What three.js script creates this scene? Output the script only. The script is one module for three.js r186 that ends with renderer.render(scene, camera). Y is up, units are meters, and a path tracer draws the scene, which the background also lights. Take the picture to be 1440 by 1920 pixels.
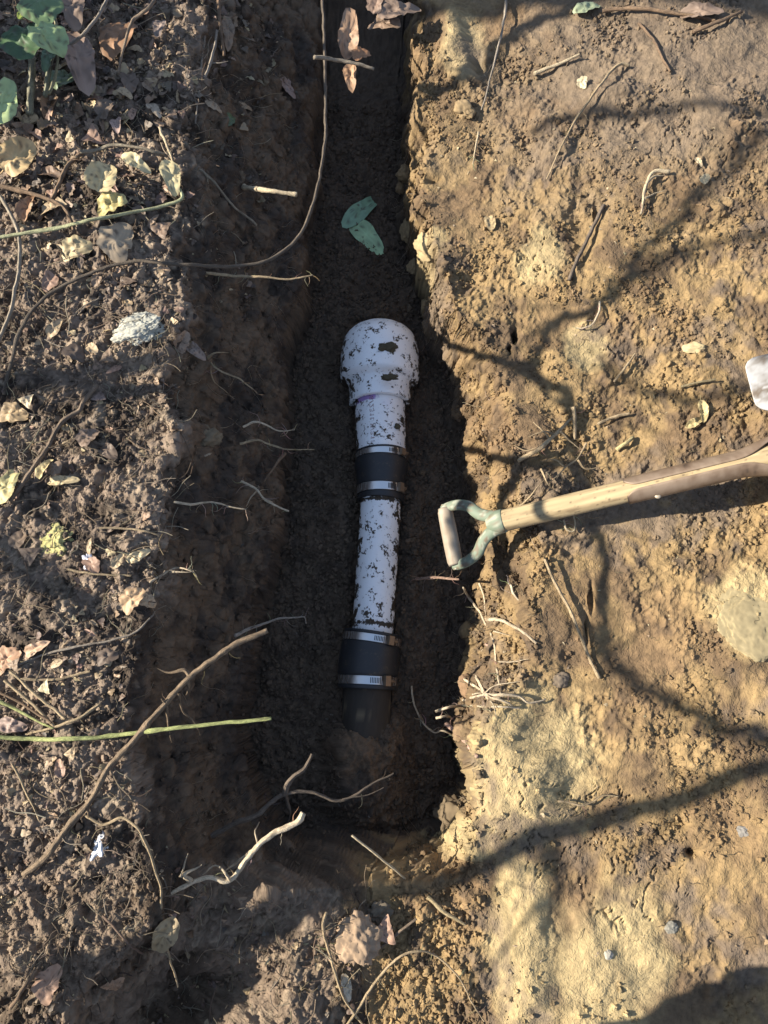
import * as THREE from 'three';
import { mergeGeometries, mergeVertices } from 'three/addons/utils/BufferGeometryUtils.js';
import { ImprovedNoise } from 'three/addons/math/ImprovedNoise.js';

// ---------------------------------------------------------------- camera, sky, sun, exposure
const W = 1440, HGT = 1920, F = 1386, TILT = THREE.MathUtils.degToRad(14), CAMH = 1.25;
const scene = new THREE.Scene();
const camera = new THREE.PerspectiveCamera(2 * Math.atan(HGT / 2 / F) * 180 / Math.PI, W / HGT, 0.02, 200);
camera.position.set(0, CAMH, 0);
camera.rotation.set(-(Math.PI / 2 - TILT), 0, 0);
camera.updateMatrixWorld();

const SUN_EL = THREE.MathUtils.degToRad(30);
const SUN = new THREE.Vector3(-Math.cos(SUN_EL), Math.sin(SUN_EL), 0);
{ // clear winter sky: deep blue overhead, paler towards the horizon and round the sun
  const w = 128, h = 64, d = new Float32Array(w * h * 4), v = new THREE.Vector3();
  for (let j = 0; j < h; j++) for (let i = 0; i < w; i++) {
    const el = ((j + .5) / h - .5) * Math.PI, az = ((i + .5) / w - .5) * 2 * Math.PI, o = (j * w + i) * 4;
    v.set(Math.cos(az) * Math.cos(el), Math.sin(el), Math.sin(az) * Math.cos(el));
    const s = Math.max(0, Math.sin(el)), k = Math.pow(1 - s, 2.2), g = .08 * Math.pow(Math.max(0, v.dot(SUN)), 6);
    if (el > 0) { d[o] = .122 + .10 * k + g; d[o + 1] = .176 + .088 * k + g * .95; d[o + 2] = .285 + .06 * k + g * .85; }
    else { d[o] = .12; d[o + 1] = .10; d[o + 2] = .08; }
    d[o + 3] = 1;
  }
  const t = new THREE.DataTexture(d, w, h, THREE.RGBAFormat, THREE.FloatType);
  t.mapping = THREE.EquirectangularReflectionMapping; t.magFilter = t.minFilter = THREE.LinearFilter; t.needsUpdate = true;
  scene.background = t; scene.environment = t;
}
const sun = new THREE.DirectionalLight(new THREE.Color().setRGB(1, .92, .79), 5);
sun.target.position.set(0, 0, -.4); sun.position.copy(SUN).multiplyScalar(8).add(sun.target.position);
sun.castShadow = true; sun.shadow.radius = 1; sun.shadow.mapSize.set(4096, 4096);
Object.assign(sun.shadow.camera, { left: -2.5, right: 2.5, top: 2.5, bottom: -2.5, near: .1, far: 20 });
scene.add(sun, sun.target);
const renderer = new THREE.WebGLRenderer({ antialias: true });
renderer.shadowMap.enabled = true;
renderer.toneMapping = THREE.LinearToneMapping;
renderer.toneMappingExposure = 2.32;

// ---------------------------------------------------------------- small tools
let seed = 12345;
const rnd = () => { seed = (seed * 1664525 + 1013904223) >>> 0; return seed / 4294967296; };
const rr = (a, b) => a + (b - a) * rnd();
const PN = new ImprovedNoise();
const n3 = (x, y, z) => PN.noise(x + 131.7, y + 57.3, z + 211.9);
const n2 = (x, z, o = 0) => PN.noise(x + 131.7 + o * 17.3, 57.31 + o * 7.7, z + 211.9);
const fbm = (x, z, oct, o = 0) => { let a = 1, s = 0, f = 1; for (let i = 0; i < oct; i++) { s += a * n2(x * f, z * f, o + i); a *= .5; f *= 2.03; } return s; };
const clamp = (x, a = 0, b = 1) => Math.min(b, Math.max(a, x));
const ss = (a, b, x) => { const t = clamp((x - a) / (b - a)); return t * t * (3 - 2 * t); };
const mix = (a, b, t) => a + (b - a) * t;
const mix3 = (a, b, t) => [mix(a[0], b[0], t), mix(a[1], b[1], t), mix(a[2], b[2], t)];
const hash = (i, j, k) => { let h = (i * 374761393 + j * 668265263 + k * 2147483647) | 0; h = Math.imul(h ^ (h >>> 13), 1274126177); h ^= h >>> 16; return (h >>> 0) / 4294967296; };
function worley(x, z, k) { // distance to the nearest lump centre, in cells
  const ix = Math.floor(x), iz = Math.floor(z); let best = 9, id = 0;
  for (let a = -1; a < 2; a++) for (let b = -1; b < 2; b++) {
    const px = ix + a + hash(ix + a, iz + b, k), pz = iz + b + hash(ix + a, iz + b, k + 7), d = (px - x) ** 2 + (pz - z) ** 2;
    if (d < best) { best = d; id = hash(ix + a, iz + b, k + 3); }
  }
  return [Math.sqrt(best), id];
}
// a place seen at photo position (px, py), on the level plane y = h
const CT = Math.cos(TILT), ST = Math.sin(TILT);
function ray(px, py) { const u = (px - 720) / F, v = (960 - py) / F; return new THREE.Vector3(u, -CT + v * ST, -ST - v * CT); }
function at(px, py, h) { const d = ray(px, py), t = (h - CAMH) / d.y; return new THREE.Vector3(d.x * t, h, d.z * t); }
const pxPerM = (py, h) => { const d = ray(720, py); return F / ((h - CAMH) / d.y); };
function table(list, h) { const a = list.map(([x, y]) => at(x, y, h)).map(p => [p.z, p.x]); a.sort((p, q) => p[0] - q[0]); return a; }
function look(t, z) {
  const n = t.length; if (z <= t[0][0]) return t[0][1]; if (z >= t[n - 1][0]) return t[n - 1][1];
  let i = 1; while (t[i][0] < z) i++;
  const f = (z - t[i - 1][0]) / (t[i][0] - t[i - 1][0]); return mix(t[i - 1][1], t[i][1], f);
}
const prof = (p, t) => { if (t <= 0) return 0; if (t >= 1) return 1; let i = 1; while (p[i][0] < t) i++; const f = (t - p[i - 1][0]) / (p[i][0] - p[i - 1][0]); return mix(p[i - 1][1], p[i][1], f); };
const smax = (a, b, k) => { const h = clamp(.5 + .5 * (a - b) / k); return mix(b, a, h) + k * h * (1 - h); };

const taken = {};
const numbered = n => { const k = taken[n] = (taken[n] ?? -1) + 1; return k ? `${n}_${String(k).padStart(3, '0')}` : n; };
function tag(o, label, category, group, kind) {
  o.userData.label = label; if (category) o.userData.category = category;
  if (group) o.userData.group = group; if (kind) o.userData.kind = kind; return o;
}
function mesh(name, geo, m, parent = scene) {
  const o = new THREE.Mesh(geo, m); o.name = parent === scene ? numbered(name) : name;
  o.castShadow = o.receiveShadow = true; parent.add(o); return o;
}
function thing(name, label, category, group) { const g = new THREE.Group(); g.name = numbered(name); scene.add(g); return tag(g, label, category, group); }

// ---------------------------------------------------------------- terrain
const FLOOR = -.38, LEFT_H = .03, RIM_R = -.12;
const LR = table([[400, -60], [345, 100], [335, 250], [345, 400], [330, 600], [322, 800], [300, 950], [280, 1130], [252, 1220], [225, 1320], [225, 1420], [250, 1520], [275, 1640], [270, 1740], [190, 1800], [120, 1860], [60, 1990]], LEFT_H);
const LF = table([[612, -60], [606, 200], [602, 400], [585, 560], [556, 700], [540, 900], [525, 1050], [500, 1200], [478, 1340], [495, 1440], [540, 1520], [610, 1575], [640, 1960]], FLOOR);
const RF = table([[765, -60], [760, 200], [745, 400], [770, 520], [795, 650], [845, 800], [862, 950], [862, 1150], [850, 1300], [856, 1400], [840, 1470], [795, 1530], [735, 1580], [720, 1960]], FLOOR);
const RR = table([[800, -60], [800, 150], [815, 250], [795, 350], [805, 480], [870, 600], [930, 720], [975, 850], [1003, 950], [1003, 1100], [1000, 1250], [930, 1340], [897, 1420], [892, 1530], [880, 1600], [880, 1960]], RIM_R);
const ZF = at(700, 1540, FLOOR).z, ZS = at(700, 1655, -.12).z;
const PL = [[0, 0], [.05, .30], [.12, .38], [.3, .47], [.55, .66], [.8, .86], [1, 1]], PRr = [[0, 0], [.2, .22], [.4, .5], [.7, .82], [1, 1]], PB = [[0, 0], [.25, .35], [.6, .75], [1, 1]];
// gentle mounds and hollows: photo position, level, radii in metres, height, turn
const LUMPS = [
  [985, 1460, -.08, .085, .12, .042], [992, 1785, -.08, .055, .15, .036], [1150, 1800, -.06, .10, .12, .03],
  [1400, 1150, 0, .07, .08, .012], [400, 1860, -.1, .12, .06, -.05], [300, 1880, -.05, .08, .05, -.05], [690, 1755, -.1, .06, .04, .012],
  [640, 1000, -.36, .035, .12, .028], [770, 1000, -.36, .03, .16, .02], [640, 1240, -.36, .03, .12, .012], [760, 1240, -.36, .03, .12, .012], [685, 1480, -.33, .09, .10, .085], [685, 1385, -.33, .07, .06, .06], [640, 1400, -.34, .03, .07, .03], [735, 1400, -.34, .03, .07, .03], [640, 780, -.36, .03, .1, .012], [800, 640, -.36, .03, .05, .05], [712, 590, -.36, .08, .05, .035], [650, 1090, -.35, .02, .05, .012],
  [972, 612, -.09, .006, .016, -.05], [962, 640, -.09, .005, .010, -.04], [945, 725, -.1, .006, .010, -.03], [978, 1075, -.12, .005, .022, -.03], [972, 1010, -.12, .012, .008, -.03],
  [1330, 1612, -.02, .012, .012, -.03], [1300, 1560, -.02, .02, .006, -.012], [1133, 365, -.03, .004, .02, -.02], [1130, 1110, -.05, .004, .03, -.02], [1122, 1175, -.05, .004, .025, -.025],
  [810, 375, -.2, .02, .012, -.02], [845, 1600, -.13, .02, .012, -.035], [870, 1560, -.12, .03, .03, .015], [760, 330, -.22, .018, .014, .018], [755, 352, -.22, .015, .012, .016], [790, 470, -.2, .03, .025, .018],
  [850, 60, -.1, .05, .10, .03], [870, 150, -.12, .05, .05, .025], [900, 120, -.1, .02, .04, -.02],
  [120, 1020, .03, .05, .04, .012], [1290, 1290, -.04, .05, .03, -.012], [1180, 1330, -.04, .06, .03, -.01], [250, 620, .03, .06, .04, .018], [200, 860, .03, .07, .03, .015], [80, 1800, .03, .1, .08, .02], [230, 1000, .03, .06, .05, .01],
  [385, 840, -.1, .022, .05, .03], [540, 1640, -.14, .05, .03, .035], [480, 1680, -.14, .05, .03, .03], [620, 1700, -.14, .05, .03, .02],
  [1180, 130, 0, .08, .05, .02], [1050, 260, -.05, .05, .08, .02], [1100, 420, -.05, .03, .1, -.012], [1000, 420, -.09, .06, .07, .015], [1060, 660, -.07, .06, .06, .015],
].map(([px, py, h, a, b, e]) => { const p = at(px, py, h); return { x: p.x, z: p.z, a, b, e }; });
function coarse(x, z) {
  const wx = x + .024 * n2(x * 3.5, z * 3.5, 9) + .024 * n2(x * 8, z * 8, 1) + .013 * n2(x * 24, z * 24, 2) + .007 * n2(x * 60, z * 60, 3), wz = z + .016 * n2(x * 9, z * 9, 4) + .008 * n2(x * 30, z * 30, 5);
  const lr = look(LR, wz), lf = look(LF, wz), rf = look(RF, wz), rim = look(RR, wz);
  const tl = (wx - lf) / (lr - lf), tr = (wx - rf) / (rim - rf), tb = (wz - ZF) / (ZS - ZF);
  const fl = FLOOR + .012 * fbm(x * 12, z * 12, 2, 20) + .03 * ss(.25, .02, Math.abs(z - ZF) ) ;
  const pl = LEFT_H + .016 * fbm(x * 5, z * 5, 2, 6) + .05 * clamp(lr - x, 0, 1.2) ;
  const pr = RIM_R + .17 * clamp(x - rim, 0, .62) - .02 * ss(0, .1, x - rim) + .014 * fbm(x * 5, z * 5, 2, 8) ;
  const far = ss(-1.6, -2.4, z);                      // the trench runs out beyond the view
  const hl = mix(FLOOR + (pl - FLOOR) * prof(PL, tl), pl, far), hr = mix(FLOOR + (pr - FLOOR) * prof(PRr, tr), pr, far);
  const sh = -.125 + .05 * ss(.02, -.18, x) + .08 * clamp(z - ZS, 0, .8) + .012 * fbm(x * 7, z * 7, 2, 10) ;
  const hb = FLOOR + (sh - FLOOR) * prof(PB, tb) ;
  let h = smax(smax(hl, hr, .02), smax(hb, fl, .02), .02);
  for (const L of LUMPS) { const dx = (x - L.x) / L.a, dz = (z - L.z) / L.b, d = dx * dx + dz * dz; if (d < 6) h += L.e * Math.exp(-d * 1.4); }
  return { h, tl, tr, tb, lr, lf, rf, rim, fl, far };
}
const SX0 = -.80, SX1 = .80, SZ0 = -1.56, SZ1 = .60, DX = .0022, DZ = .0023;
function axisLines(a, b, d, far) { const o = []; let s = d, v = a; const lo = []; while (v > -far) { s *= 1.1; v -= s; lo.push(v); } o.push(...lo.reverse()); const n = Math.round((b - a) / d); for (let i = 0; i <= n; i++) o.push(a + (b - a) * i / n); s = d; v = b; while (v < far) { s *= 1.1; v += s; o.push(v); } return { o, start: lo.length, n }; }
const AX = axisLines(SX0, SX1, DX, 40), AZ = axisLines(SZ0, SZ1, DZ, 40);
const NX = AX.o.length, NZ = AZ.o.length;
const hgrid = new Float32Array(NX * NZ); let cgrid;
const OCHRE = [.245, .165, .076], PALE = [.42, .325, .165], BROWN = [.128, .084, .045], GREY = [.15, .112, .078], HUMUS = [.195, .145, .105], DARKH = [.055, .039, .027], WALL = [.125, .083, .050], MOIST_SHADED = [.084, .058, .037], RUST = [.185, .118, .060];  // trench floor and wall soil darkened beyond its own colour to carry shade
const PALES = [[1000, 1460, .11, .15], [985, 1790, .055, .17], [1150, 1820, .1, .12], [1400, 1150, .07, .08], [870, 60, .05, .1], [790, 440, .06, .05], [1110, 640, .05, .05], [870, 1580, .06, .04], [1020, 470, .05, .06]].map(([px, py, a, b]) => { const p = at(px, py, -.08); return [p.x, p.z, a, b]; });
const TOPR = at(1280, 60, 0);
{
  const pos = new Float32Array(NX * NZ * 3), col = new Float32Array(NX * NZ * 3), uv = new Float32Array(NX * NZ * 2);
  const cs = new Array(NX * NZ), XB = at(640, 1700, -.1).x;
  for (let j = 0; j < NZ; j++) for (let i = 0; i < NX; i++) { const k = j * NX + i; cs[k] = coarse(AX.o[i], AZ.o[j]); hgrid[k] = cs[k].h; }
  const hc = hgrid.slice();
  for (let j = 0; j < NZ; j++) for (let i = 0; i < NX; i++) {
    const x0 = AX.o[i], z0 = AZ.o[j], k = j * NX + i, c = cs[k], h0 = hc[k];
    const fine = ss(2.2, 1.5, Math.max(Math.abs(x0), Math.abs(z0 + .4) - .3));
    const i0 = Math.max(0, i - 1), i1 = Math.min(NX - 1, i + 1), j0 = Math.max(0, j - 1), j1 = Math.min(NZ - 1, j + 1);
    const gx = (hc[j * NX + i1] - hc[j * NX + i0]) / (AX.o[i1] - AX.o[i0]), gz = (hc[j1 * NX + i] - hc[j0 * NX + i]) / (AZ.o[j1] - AZ.o[j0]);
    const gl = 1 / Math.hypot(gx, 1, gz);
    // coordinates that run along the surface, so that lumps on the steep walls are not drawn out
    const x = Math.abs(x0) > .9 ? x0 : c.tr > -.3 ? x0 + h0 : x0 - h0, z = z0;
    const e = fbm(x * 14, z * 14, 3, 30), e2 = fbm(x * 40 + 9, z * 40, 2, 33), e3 = n2(x * 150, z * 150, 36), e4 = n2(x * 330, z * 330, 37);
    const right = ss(-.15, .12, c.tr + .25 * e), bot = ss(.15, .5, c.tb + .3 * e);
    const botOchre = bot * ss(XB - .02, XB + .06, x0 + .06 * e);
    const sub = Math.max(right, botOchre) * (1 - c.far), topsoil = ss(.8, 1.02, c.tl + .12 * e), bank = ss(1.25, .9, c.tr) * right;
    const smooth = sub * (1 - bank) * ss(-.12, .3, fbm(x * 6 + 3, z * 6, 2, 40) + .12);
    let pq = 0; for (const [qx, qz, a, b] of PALES) { const q = ((x0 - qx) / a) ** 2 + ((z0 - qz) / b) ** 2; if (q < 2) pq = Math.max(pq, ss(1.4, .4, q + .6 * e)); }
    const amp = fine * (1 - .74 * smooth) * (1 - .78 * pq * (1 - bank));
    const [w1, id1] = worley(x / .017 + .8 * e2, z / .017 + .6 * e, 1), [w2, id2] = worley(x / .0075 + .3 * e3, z / .0075 + .5 * e2, 2), [w3, id3] = worley(x / .034 + .8 * e, z / .034 + .5 * e2, 3);
    const lump = ss(.0, .45, fbm(x * 11, z * 11, 2, 44) + .1 + .25 * (1 - sub));
    let d = amp * (.012 * ss(.1, .5, n2(x * 9, z * 9, 45) + .3 * bank) * (.6 - w3) * (.2 + id3) + .011 * lump * (.55 - w1) * id1 + .0045 * (.5 - w2) * id2 * ss(-.3, .3, n2(x * 23, z * 23, 46)) + .0065 * e2 + .0028 * e3 + .0018 * e4);
    const wallL = ss(.02, .15, c.tl) * (1 - topsoil);
    d += fine * (.009 * e * (1 + bank + wallL) + wallL * (.016 * ss(.1, .5, n2(x * 7, z * 7, 85)) * (.6 - w3) * id3 + .004 * n2(x * 60, z * 60, 86)) + topsoil * (.0065 * n2(x * 55, z * 55, 47) + .011 * Math.abs(n2(x * 24, z * 24, 49)) * ss(-.2, .3, n2(x * 9, z * 9, 53)) - .006 * ss(.2, .5, n2(x * 35, z * 35, 54)) + .003 * n2(x * 120, z * 120, 48)));
    const cr = Math.abs(n2(x * 10 + 1.2 * e, z * 10 + e2, 50)), cm = ss(.12, .4, n2(x * 4, z * 4, 52));
    d -= fine * sub * cm * .008 * ss(.05, .0, cr) * ss(-.2, .4, e2 + .2);
    const nx = -gx * gl, ny = gl, nz = -gz * gl;
    const X = x0 + nx * d + fine * .0012 * e3, Y = h0 + ny * d, Z = z0 + nz * d + fine * .0015 * e2;
    // colour: kinds of soil, with trench shade painted into floor and walls
    const m1 = fbm(x * 9, z * 9, 3, 60), m2 = fbm(x * 33, z * 33, 2, 63), m3 = n2(x * 80, z * 80, 64);
    let sc = mix3(OCHRE, BROWN, ss(-.3, .45, m1 + .45 * m2));
    sc = mix3(sc, RUST, .6 * ss(.1, .5, n2(x * 7, z * 7, 66) + .3 * m2));
    let pal = 0; for (const [qx, qz, a, b] of PALES) { const q = ((x0 - qx) / a) ** 2 + ((z0 - qz) / b) ** 2; if (q < 3) pal = Math.max(pal, ss(1.5, .35, q + .7 * m1 + .35 * m2 + .1 * m3)); }
    sc = mix3(sc, PALE, .7 * pal);
    const tr2 = ss(.42, .1, Math.hypot((x0 - TOPR.x) / 1.3, z0 - TOPR.z) * .9 + .2 * m1 + .06 * m2);
    sc = mix3(sc, GREY, .85 * Math.max(tr2, ss(.1, .55, n2(x * 4 + 7, z * 4, 68) + .35 * m2)));
    sc = mix3(sc, DARKH, .5 * ss(.2, .6, m2 + .25 * m1 + .3 * m3) * (1 - smooth) * (1 - pal));
    let lc = mix3(HUMUS, DARKH, ss(-.15, .35, m1 + .5 * m2));
    lc = mix3(lc, [.30, .23, .16], .75 * ss(.15, .5, m2 - .3 * m1 + .3 * m3));
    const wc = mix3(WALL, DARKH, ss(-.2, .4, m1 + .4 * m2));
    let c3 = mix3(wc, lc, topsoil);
    if (bot > 0) c3 = mix3(c3, mix3(lc, BROWN, .3), bot * (1 - botOchre));
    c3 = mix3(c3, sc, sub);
    const fm = ss(.10, .05, (h0 - FLOOR) + .05 * e + .035 * e2);  // follows height: painted shade on the floor and the foot of the walls
    c3 = mix3(c3, mix3(MOIST_SHADED, DARKH, .7 * ss(0, .5, m2)), fm);
    const g = 1 + .25 * e3 + .2 * e4 + .2 * (id2 - .5) + .12 * (id1 - .5);
    pos[k * 3] = X; pos[k * 3 + 1] = Y; pos[k * 3 + 2] = Z; hgrid[k] = h0 + d / gl * .8 + (gl < .6 ? -d / gl * .5 : 0);
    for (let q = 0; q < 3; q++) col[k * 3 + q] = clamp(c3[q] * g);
    uv[k * 2] = x * 4; uv[k * 2 + 1] = z * 4;
  }
  cgrid = col;
  const idx = new Uint32Array((NX - 1) * (NZ - 1) * 6); let q = 0;
  for (let j = 0; j < NZ - 1; j++) for (let i = 0; i < NX - 1; i++) { const a = j * NX + i, b = a + 1, c = a + NX, d = c + 1; idx[q++] = a; idx[q++] = c; idx[q++] = b; idx[q++] = b; idx[q++] = c; idx[q++] = d; }
  const g = new THREE.BufferGeometry();
  g.setAttribute('position', new THREE.BufferAttribute(pos, 3)); g.setAttribute('color', new THREE.BufferAttribute(col, 3)); g.setAttribute('uv', new THREE.BufferAttribute(uv, 2));
  g.setIndex(new THREE.BufferAttribute(idx, 1)); g.computeVertexNormals();
  const N = 512, gr = new Uint8Array(N * N * 4);                       // fine soil grain, tiles every 25 cm
  for (let j = 0; j < N; j++) for (let i = 0; i < N; i++) {
    let s = 0; // lattice noise that wraps
    for (const [c, a] of [[24, .5], [52, .6], [110, .6], [230, .45]]) { const x = i / N * c, y = j / N * c, x0 = Math.floor(x), y0 = Math.floor(y), fx = ss(0, 1, x - x0), fy = ss(0, 1, y - y0), q = (p, r) => hash(p % c, r % c, c) - .5; s += 1.6 * a * mix(mix(q(x0, y0), q(x0 + 1, y0), fx), mix(q(x0, y0 + 1), q(x0 + 1, y0 + 1), fx), fy); }
    const val = clamp(.5 + .45 * s + .25 * (hash(i, j, 5) - .5)) * 255, o = (j * N + i) * 4; gr[o] = gr[o + 1] = gr[o + 2] = val; gr[o + 3] = 255;
  }
  const bt = new THREE.DataTexture(gr, N, N); bt.wrapS = bt.wrapT = THREE.RepeatWrapping; bt.magFilter = THREE.LinearFilter; bt.minFilter = THREE.LinearMipmapLinearFilter; bt.generateMipmaps = true; bt.needsUpdate = true;
  const m = new THREE.MeshStandardMaterial({ vertexColors: true, roughness: .97, bumpMap: bt, bumpScale: .002 });
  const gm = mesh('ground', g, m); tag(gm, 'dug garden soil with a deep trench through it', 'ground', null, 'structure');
}
function H(x, z) {
  const fx = clamp((x - SX0) / (SX1 - SX0) * AX.n, 0, AX.n - 1e-3), fz = clamp((z - SZ0) / (SZ1 - SZ0) * AZ.n, 0, AZ.n - 1e-3);
  const i = Math.floor(fx) + AX.start, j = Math.floor(fz) + AZ.start, a = fx % 1, b = fz % 1, k = j * NX + i;
  return mix(mix(hgrid[k], hgrid[k + 1], a), mix(hgrid[k + NX], hgrid[k + NX + 1], a), b);
}
function groundColour(x, z) { const i = Math.round(clamp((x - SX0) / (SX1 - SX0)) * AX.n) + AX.start, j = Math.round(clamp((z - SZ0) / (SZ1 - SZ0)) * AZ.n) + AZ.start, k = (j * NX + i) * 3; return [cgrid[k], cgrid[k + 1], cgrid[k + 2]]; }
function hit(px, py, lift = 0) { // the place on the ground seen at a photo position
  const d = ray(px, py); let t = (.25 - CAMH) / d.y; const dt = .003;
  for (let i = 0; i < 600; i++, t += dt) { const y = CAMH + d.y * t; if (y < H(d.x * t, d.z * t) + lift) break; }
  return new THREE.Vector3(d.x * t, CAMH + d.y * t, d.z * t);
}
const P = (a) => a.length > 3 || a[3] ? at(a[0], a[1], a[2]) : hit(a[0], a[1], (a[2] ?? .003) + .004);

// ---------------------------------------------------------------- builders: tubes, leaves, clods
const vmat = (o = {}) => new THREE.MeshStandardMaterial({ vertexColors: true, roughness: .85, side: THREE.DoubleSide, ...o });
const barkTex = (() => { // bark: long streaks, cross cracks, flakes; one tile is 4 cm long and once round
  const n = 256, col = new Uint8Array(n * n * 4), bmp = new Uint8Array(n * n * 4);
  for (let j = 0; j < n; j++) for (let i = 0; i < n; i++) {
    const a = i / n * 2 * Math.PI, b = j / n * 2 * Math.PI, X = Math.cos(a), Y = Math.sin(a), Zc = Math.cos(b), Zs = Math.sin(b);
    const s = .8 * n3(X * 5 + Zc * .7, Y * 5 + Zs * .7, 3) + .5 * n3(X * 11 + Zc * 1.6, Y * 11 + Zs * 1.6, 9), f = n3(X * 3 + Zc * 3, Y * 3 + Zs * 3, 21) + .5 * n3(X * 8 + Zc * 7, Y * 8 + Zs * 7, 27), cr = Math.abs(n3(X * 1.3 + Zc * 5, Y * 1.3 + Zs * 5, 33));
    const v = clamp(.78 + .3 * s + .35 * f - .35 * ss(.06, 0, cr) - .4 * ss(.25, .5, f)), o = (j * n + i) * 4;
    col[o] = col[o + 1] = col[o + 2] = 255 * v ** .38; bmp[o] = bmp[o + 1] = bmp[o + 2] = 255 * clamp(.5 + .5 * s + .4 * f - .4 * ss(.06, 0, cr)); col[o + 3] = bmp[o + 3] = 255;
  }
  const mk = (d, cs) => { const t = new THREE.DataTexture(d, n, n); t.wrapS = t.wrapT = THREE.RepeatWrapping; t.magFilter = THREE.LinearFilter; t.minFilter = THREE.LinearMipmapLinearFilter; t.generateMipmaps = true; if (cs) t.colorSpace = THREE.SRGBColorSpace; t.needsUpdate = true; return t; };
  return { map: mk(col, true), bumpMap: mk(bmp), bumpScale: .0012 };
})();
const M = { wood: vmat({ roughness: .8 }), bark: vmat({ roughness: .92, ...barkTex }), leaf: vmat({ roughness: .62 }), clod: vmat({ roughness: .97 }), green: new THREE.MeshPhysicalMaterial({ vertexColors: true, roughness: .45, side: THREE.DoubleSide }) };
const C = { pale: [.66, .53, .34], tan: [.52, .39, .23], brown: [.25, .165, .10], dark: [.06, .042, .03], grey: [.38, .32, .25], root: [.74, .60, .41], green: [.30, .34, .09], pink: [.58, .38, .28], bark: [.10, .075, .055] };
function geo(pos, col, idx, uv) {
  const g = new THREE.BufferGeometry(); g.setAttribute('position', new THREE.Float32BufferAttribute(pos, 3));
  if (col) g.setAttribute('color', new THREE.Float32BufferAttribute(col, 3)); if (uv) g.setAttribute('uv', new THREE.Float32BufferAttribute(uv, 2));
  g.setIndex(idx); g.computeVertexNormals(); return g;
}
function tubeGeo(pts, r0, r1, col, { rad = 8, step = .005, wob = .0012, kink = 1, rough = .16, cut = true, uvs = true } = {}) {
  const cv = new THREE.CatmullRomCurve3(pts, false, 'centripetal'), L = cv.getLength(), n = clamp(Math.round(L / step), 3, 160), o = rr(0, 90), row = rad + 1;
  const pos = [], cl = [], idx = [], uv = [], T = new THREE.Vector3(), N = new THREE.Vector3(), B = new THREE.Vector3(), p = new THREE.Vector3();
  for (let i = 0; i <= n; i++) {
    const t = i / n; cv.getPointAt(t, p); cv.getTangentAt(t, T);
    if (!i) { N.set(0, 1, 0).addScaledVector(T, -T.y); if (N.lengthSq() < .01) N.set(1, 0, 0).addScaledVector(T, -T.x); N.normalize(); } else N.addScaledVector(T, -N.dot(T)).normalize();
    B.crossVectors(T, N);
    const s = t * L * 60, k2 = wob * 1.7 * kink; p.x += wob * n3(s * .9, o, 1) + k2 * n3(s * .32, o, 41); p.y += wob * n3(s * .9, o, 9) + .4 * k2 * n3(s * .32, o, 49); p.z += wob * n3(s * .9, o, 17) + k2 * n3(s * .32, o, 57);
    const knot = 1 + .9 * Math.max(0, n3(s * .55, o, 31) - .28) + .18 * n3(s * 1.3, o, 35);
    const R = mix(r0, r1, t) * knot;
    for (let a = 0; a <= rad; a++) {
      const w = a / rad * 2 * Math.PI, b = a % rad, q = R * (1 + rough * n3(s * 1.6, b * 1.7 + o, 4) + rough * .7 * n3(s * 4, b * 2.9 + o, 14));
      pos.push(p.x + q * (N.x * Math.cos(w) + B.x * Math.sin(w)), p.y + q * (N.y * Math.cos(w) + B.y * Math.sin(w)), p.z + q * (N.z * Math.cos(w) + B.z * Math.sin(w)));
      uv.push(a / rad, t * L / .04 + o);
      const k = 1.12 + .4 * n3(s * .5, b * .5 + o, 7) + .3 * n3(s * 3.1, b * 2.1, o), e = ss(.18, .5, n3(s * .8 + o, b * .6, 77)) * .55; for (let c = 0; c < 3; c++) cl.push(clamp(mix(col[c] * k, [.06, .043, .03][c], e)));
    }
  }
  for (let i = 0; i < n; i++) for (let a = 0; a < rad; a++) { const u = i * row + a; idx.push(u, u + 1, u + row, u + 1, u + row + 1, u + row); }
  for (const e of [0, 1]) { // cut or broken ends
    cv.getPointAt(e, p); const c = pos.length / 3; pos.push(p.x, p.y, p.z); uv.push(.5, 0); cl.push(...(cut ? col.map(v => clamp(v * 1.25)) : col));
    const u = e ? n * row : 0; for (let a = 0; a < rad; a++) e ? idx.push(u + a, u + a + 1, c) : idx.push(u + a + 1, u + a, c);
  }
  return geo(pos, cl, idx, uvs ? uv : null);
}
const sc1 = (p, px) => px / (F / Math.max(.3, (CAMH - p.y) * CT - p.z * ST));                   // metres for px photo pixels at p
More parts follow.
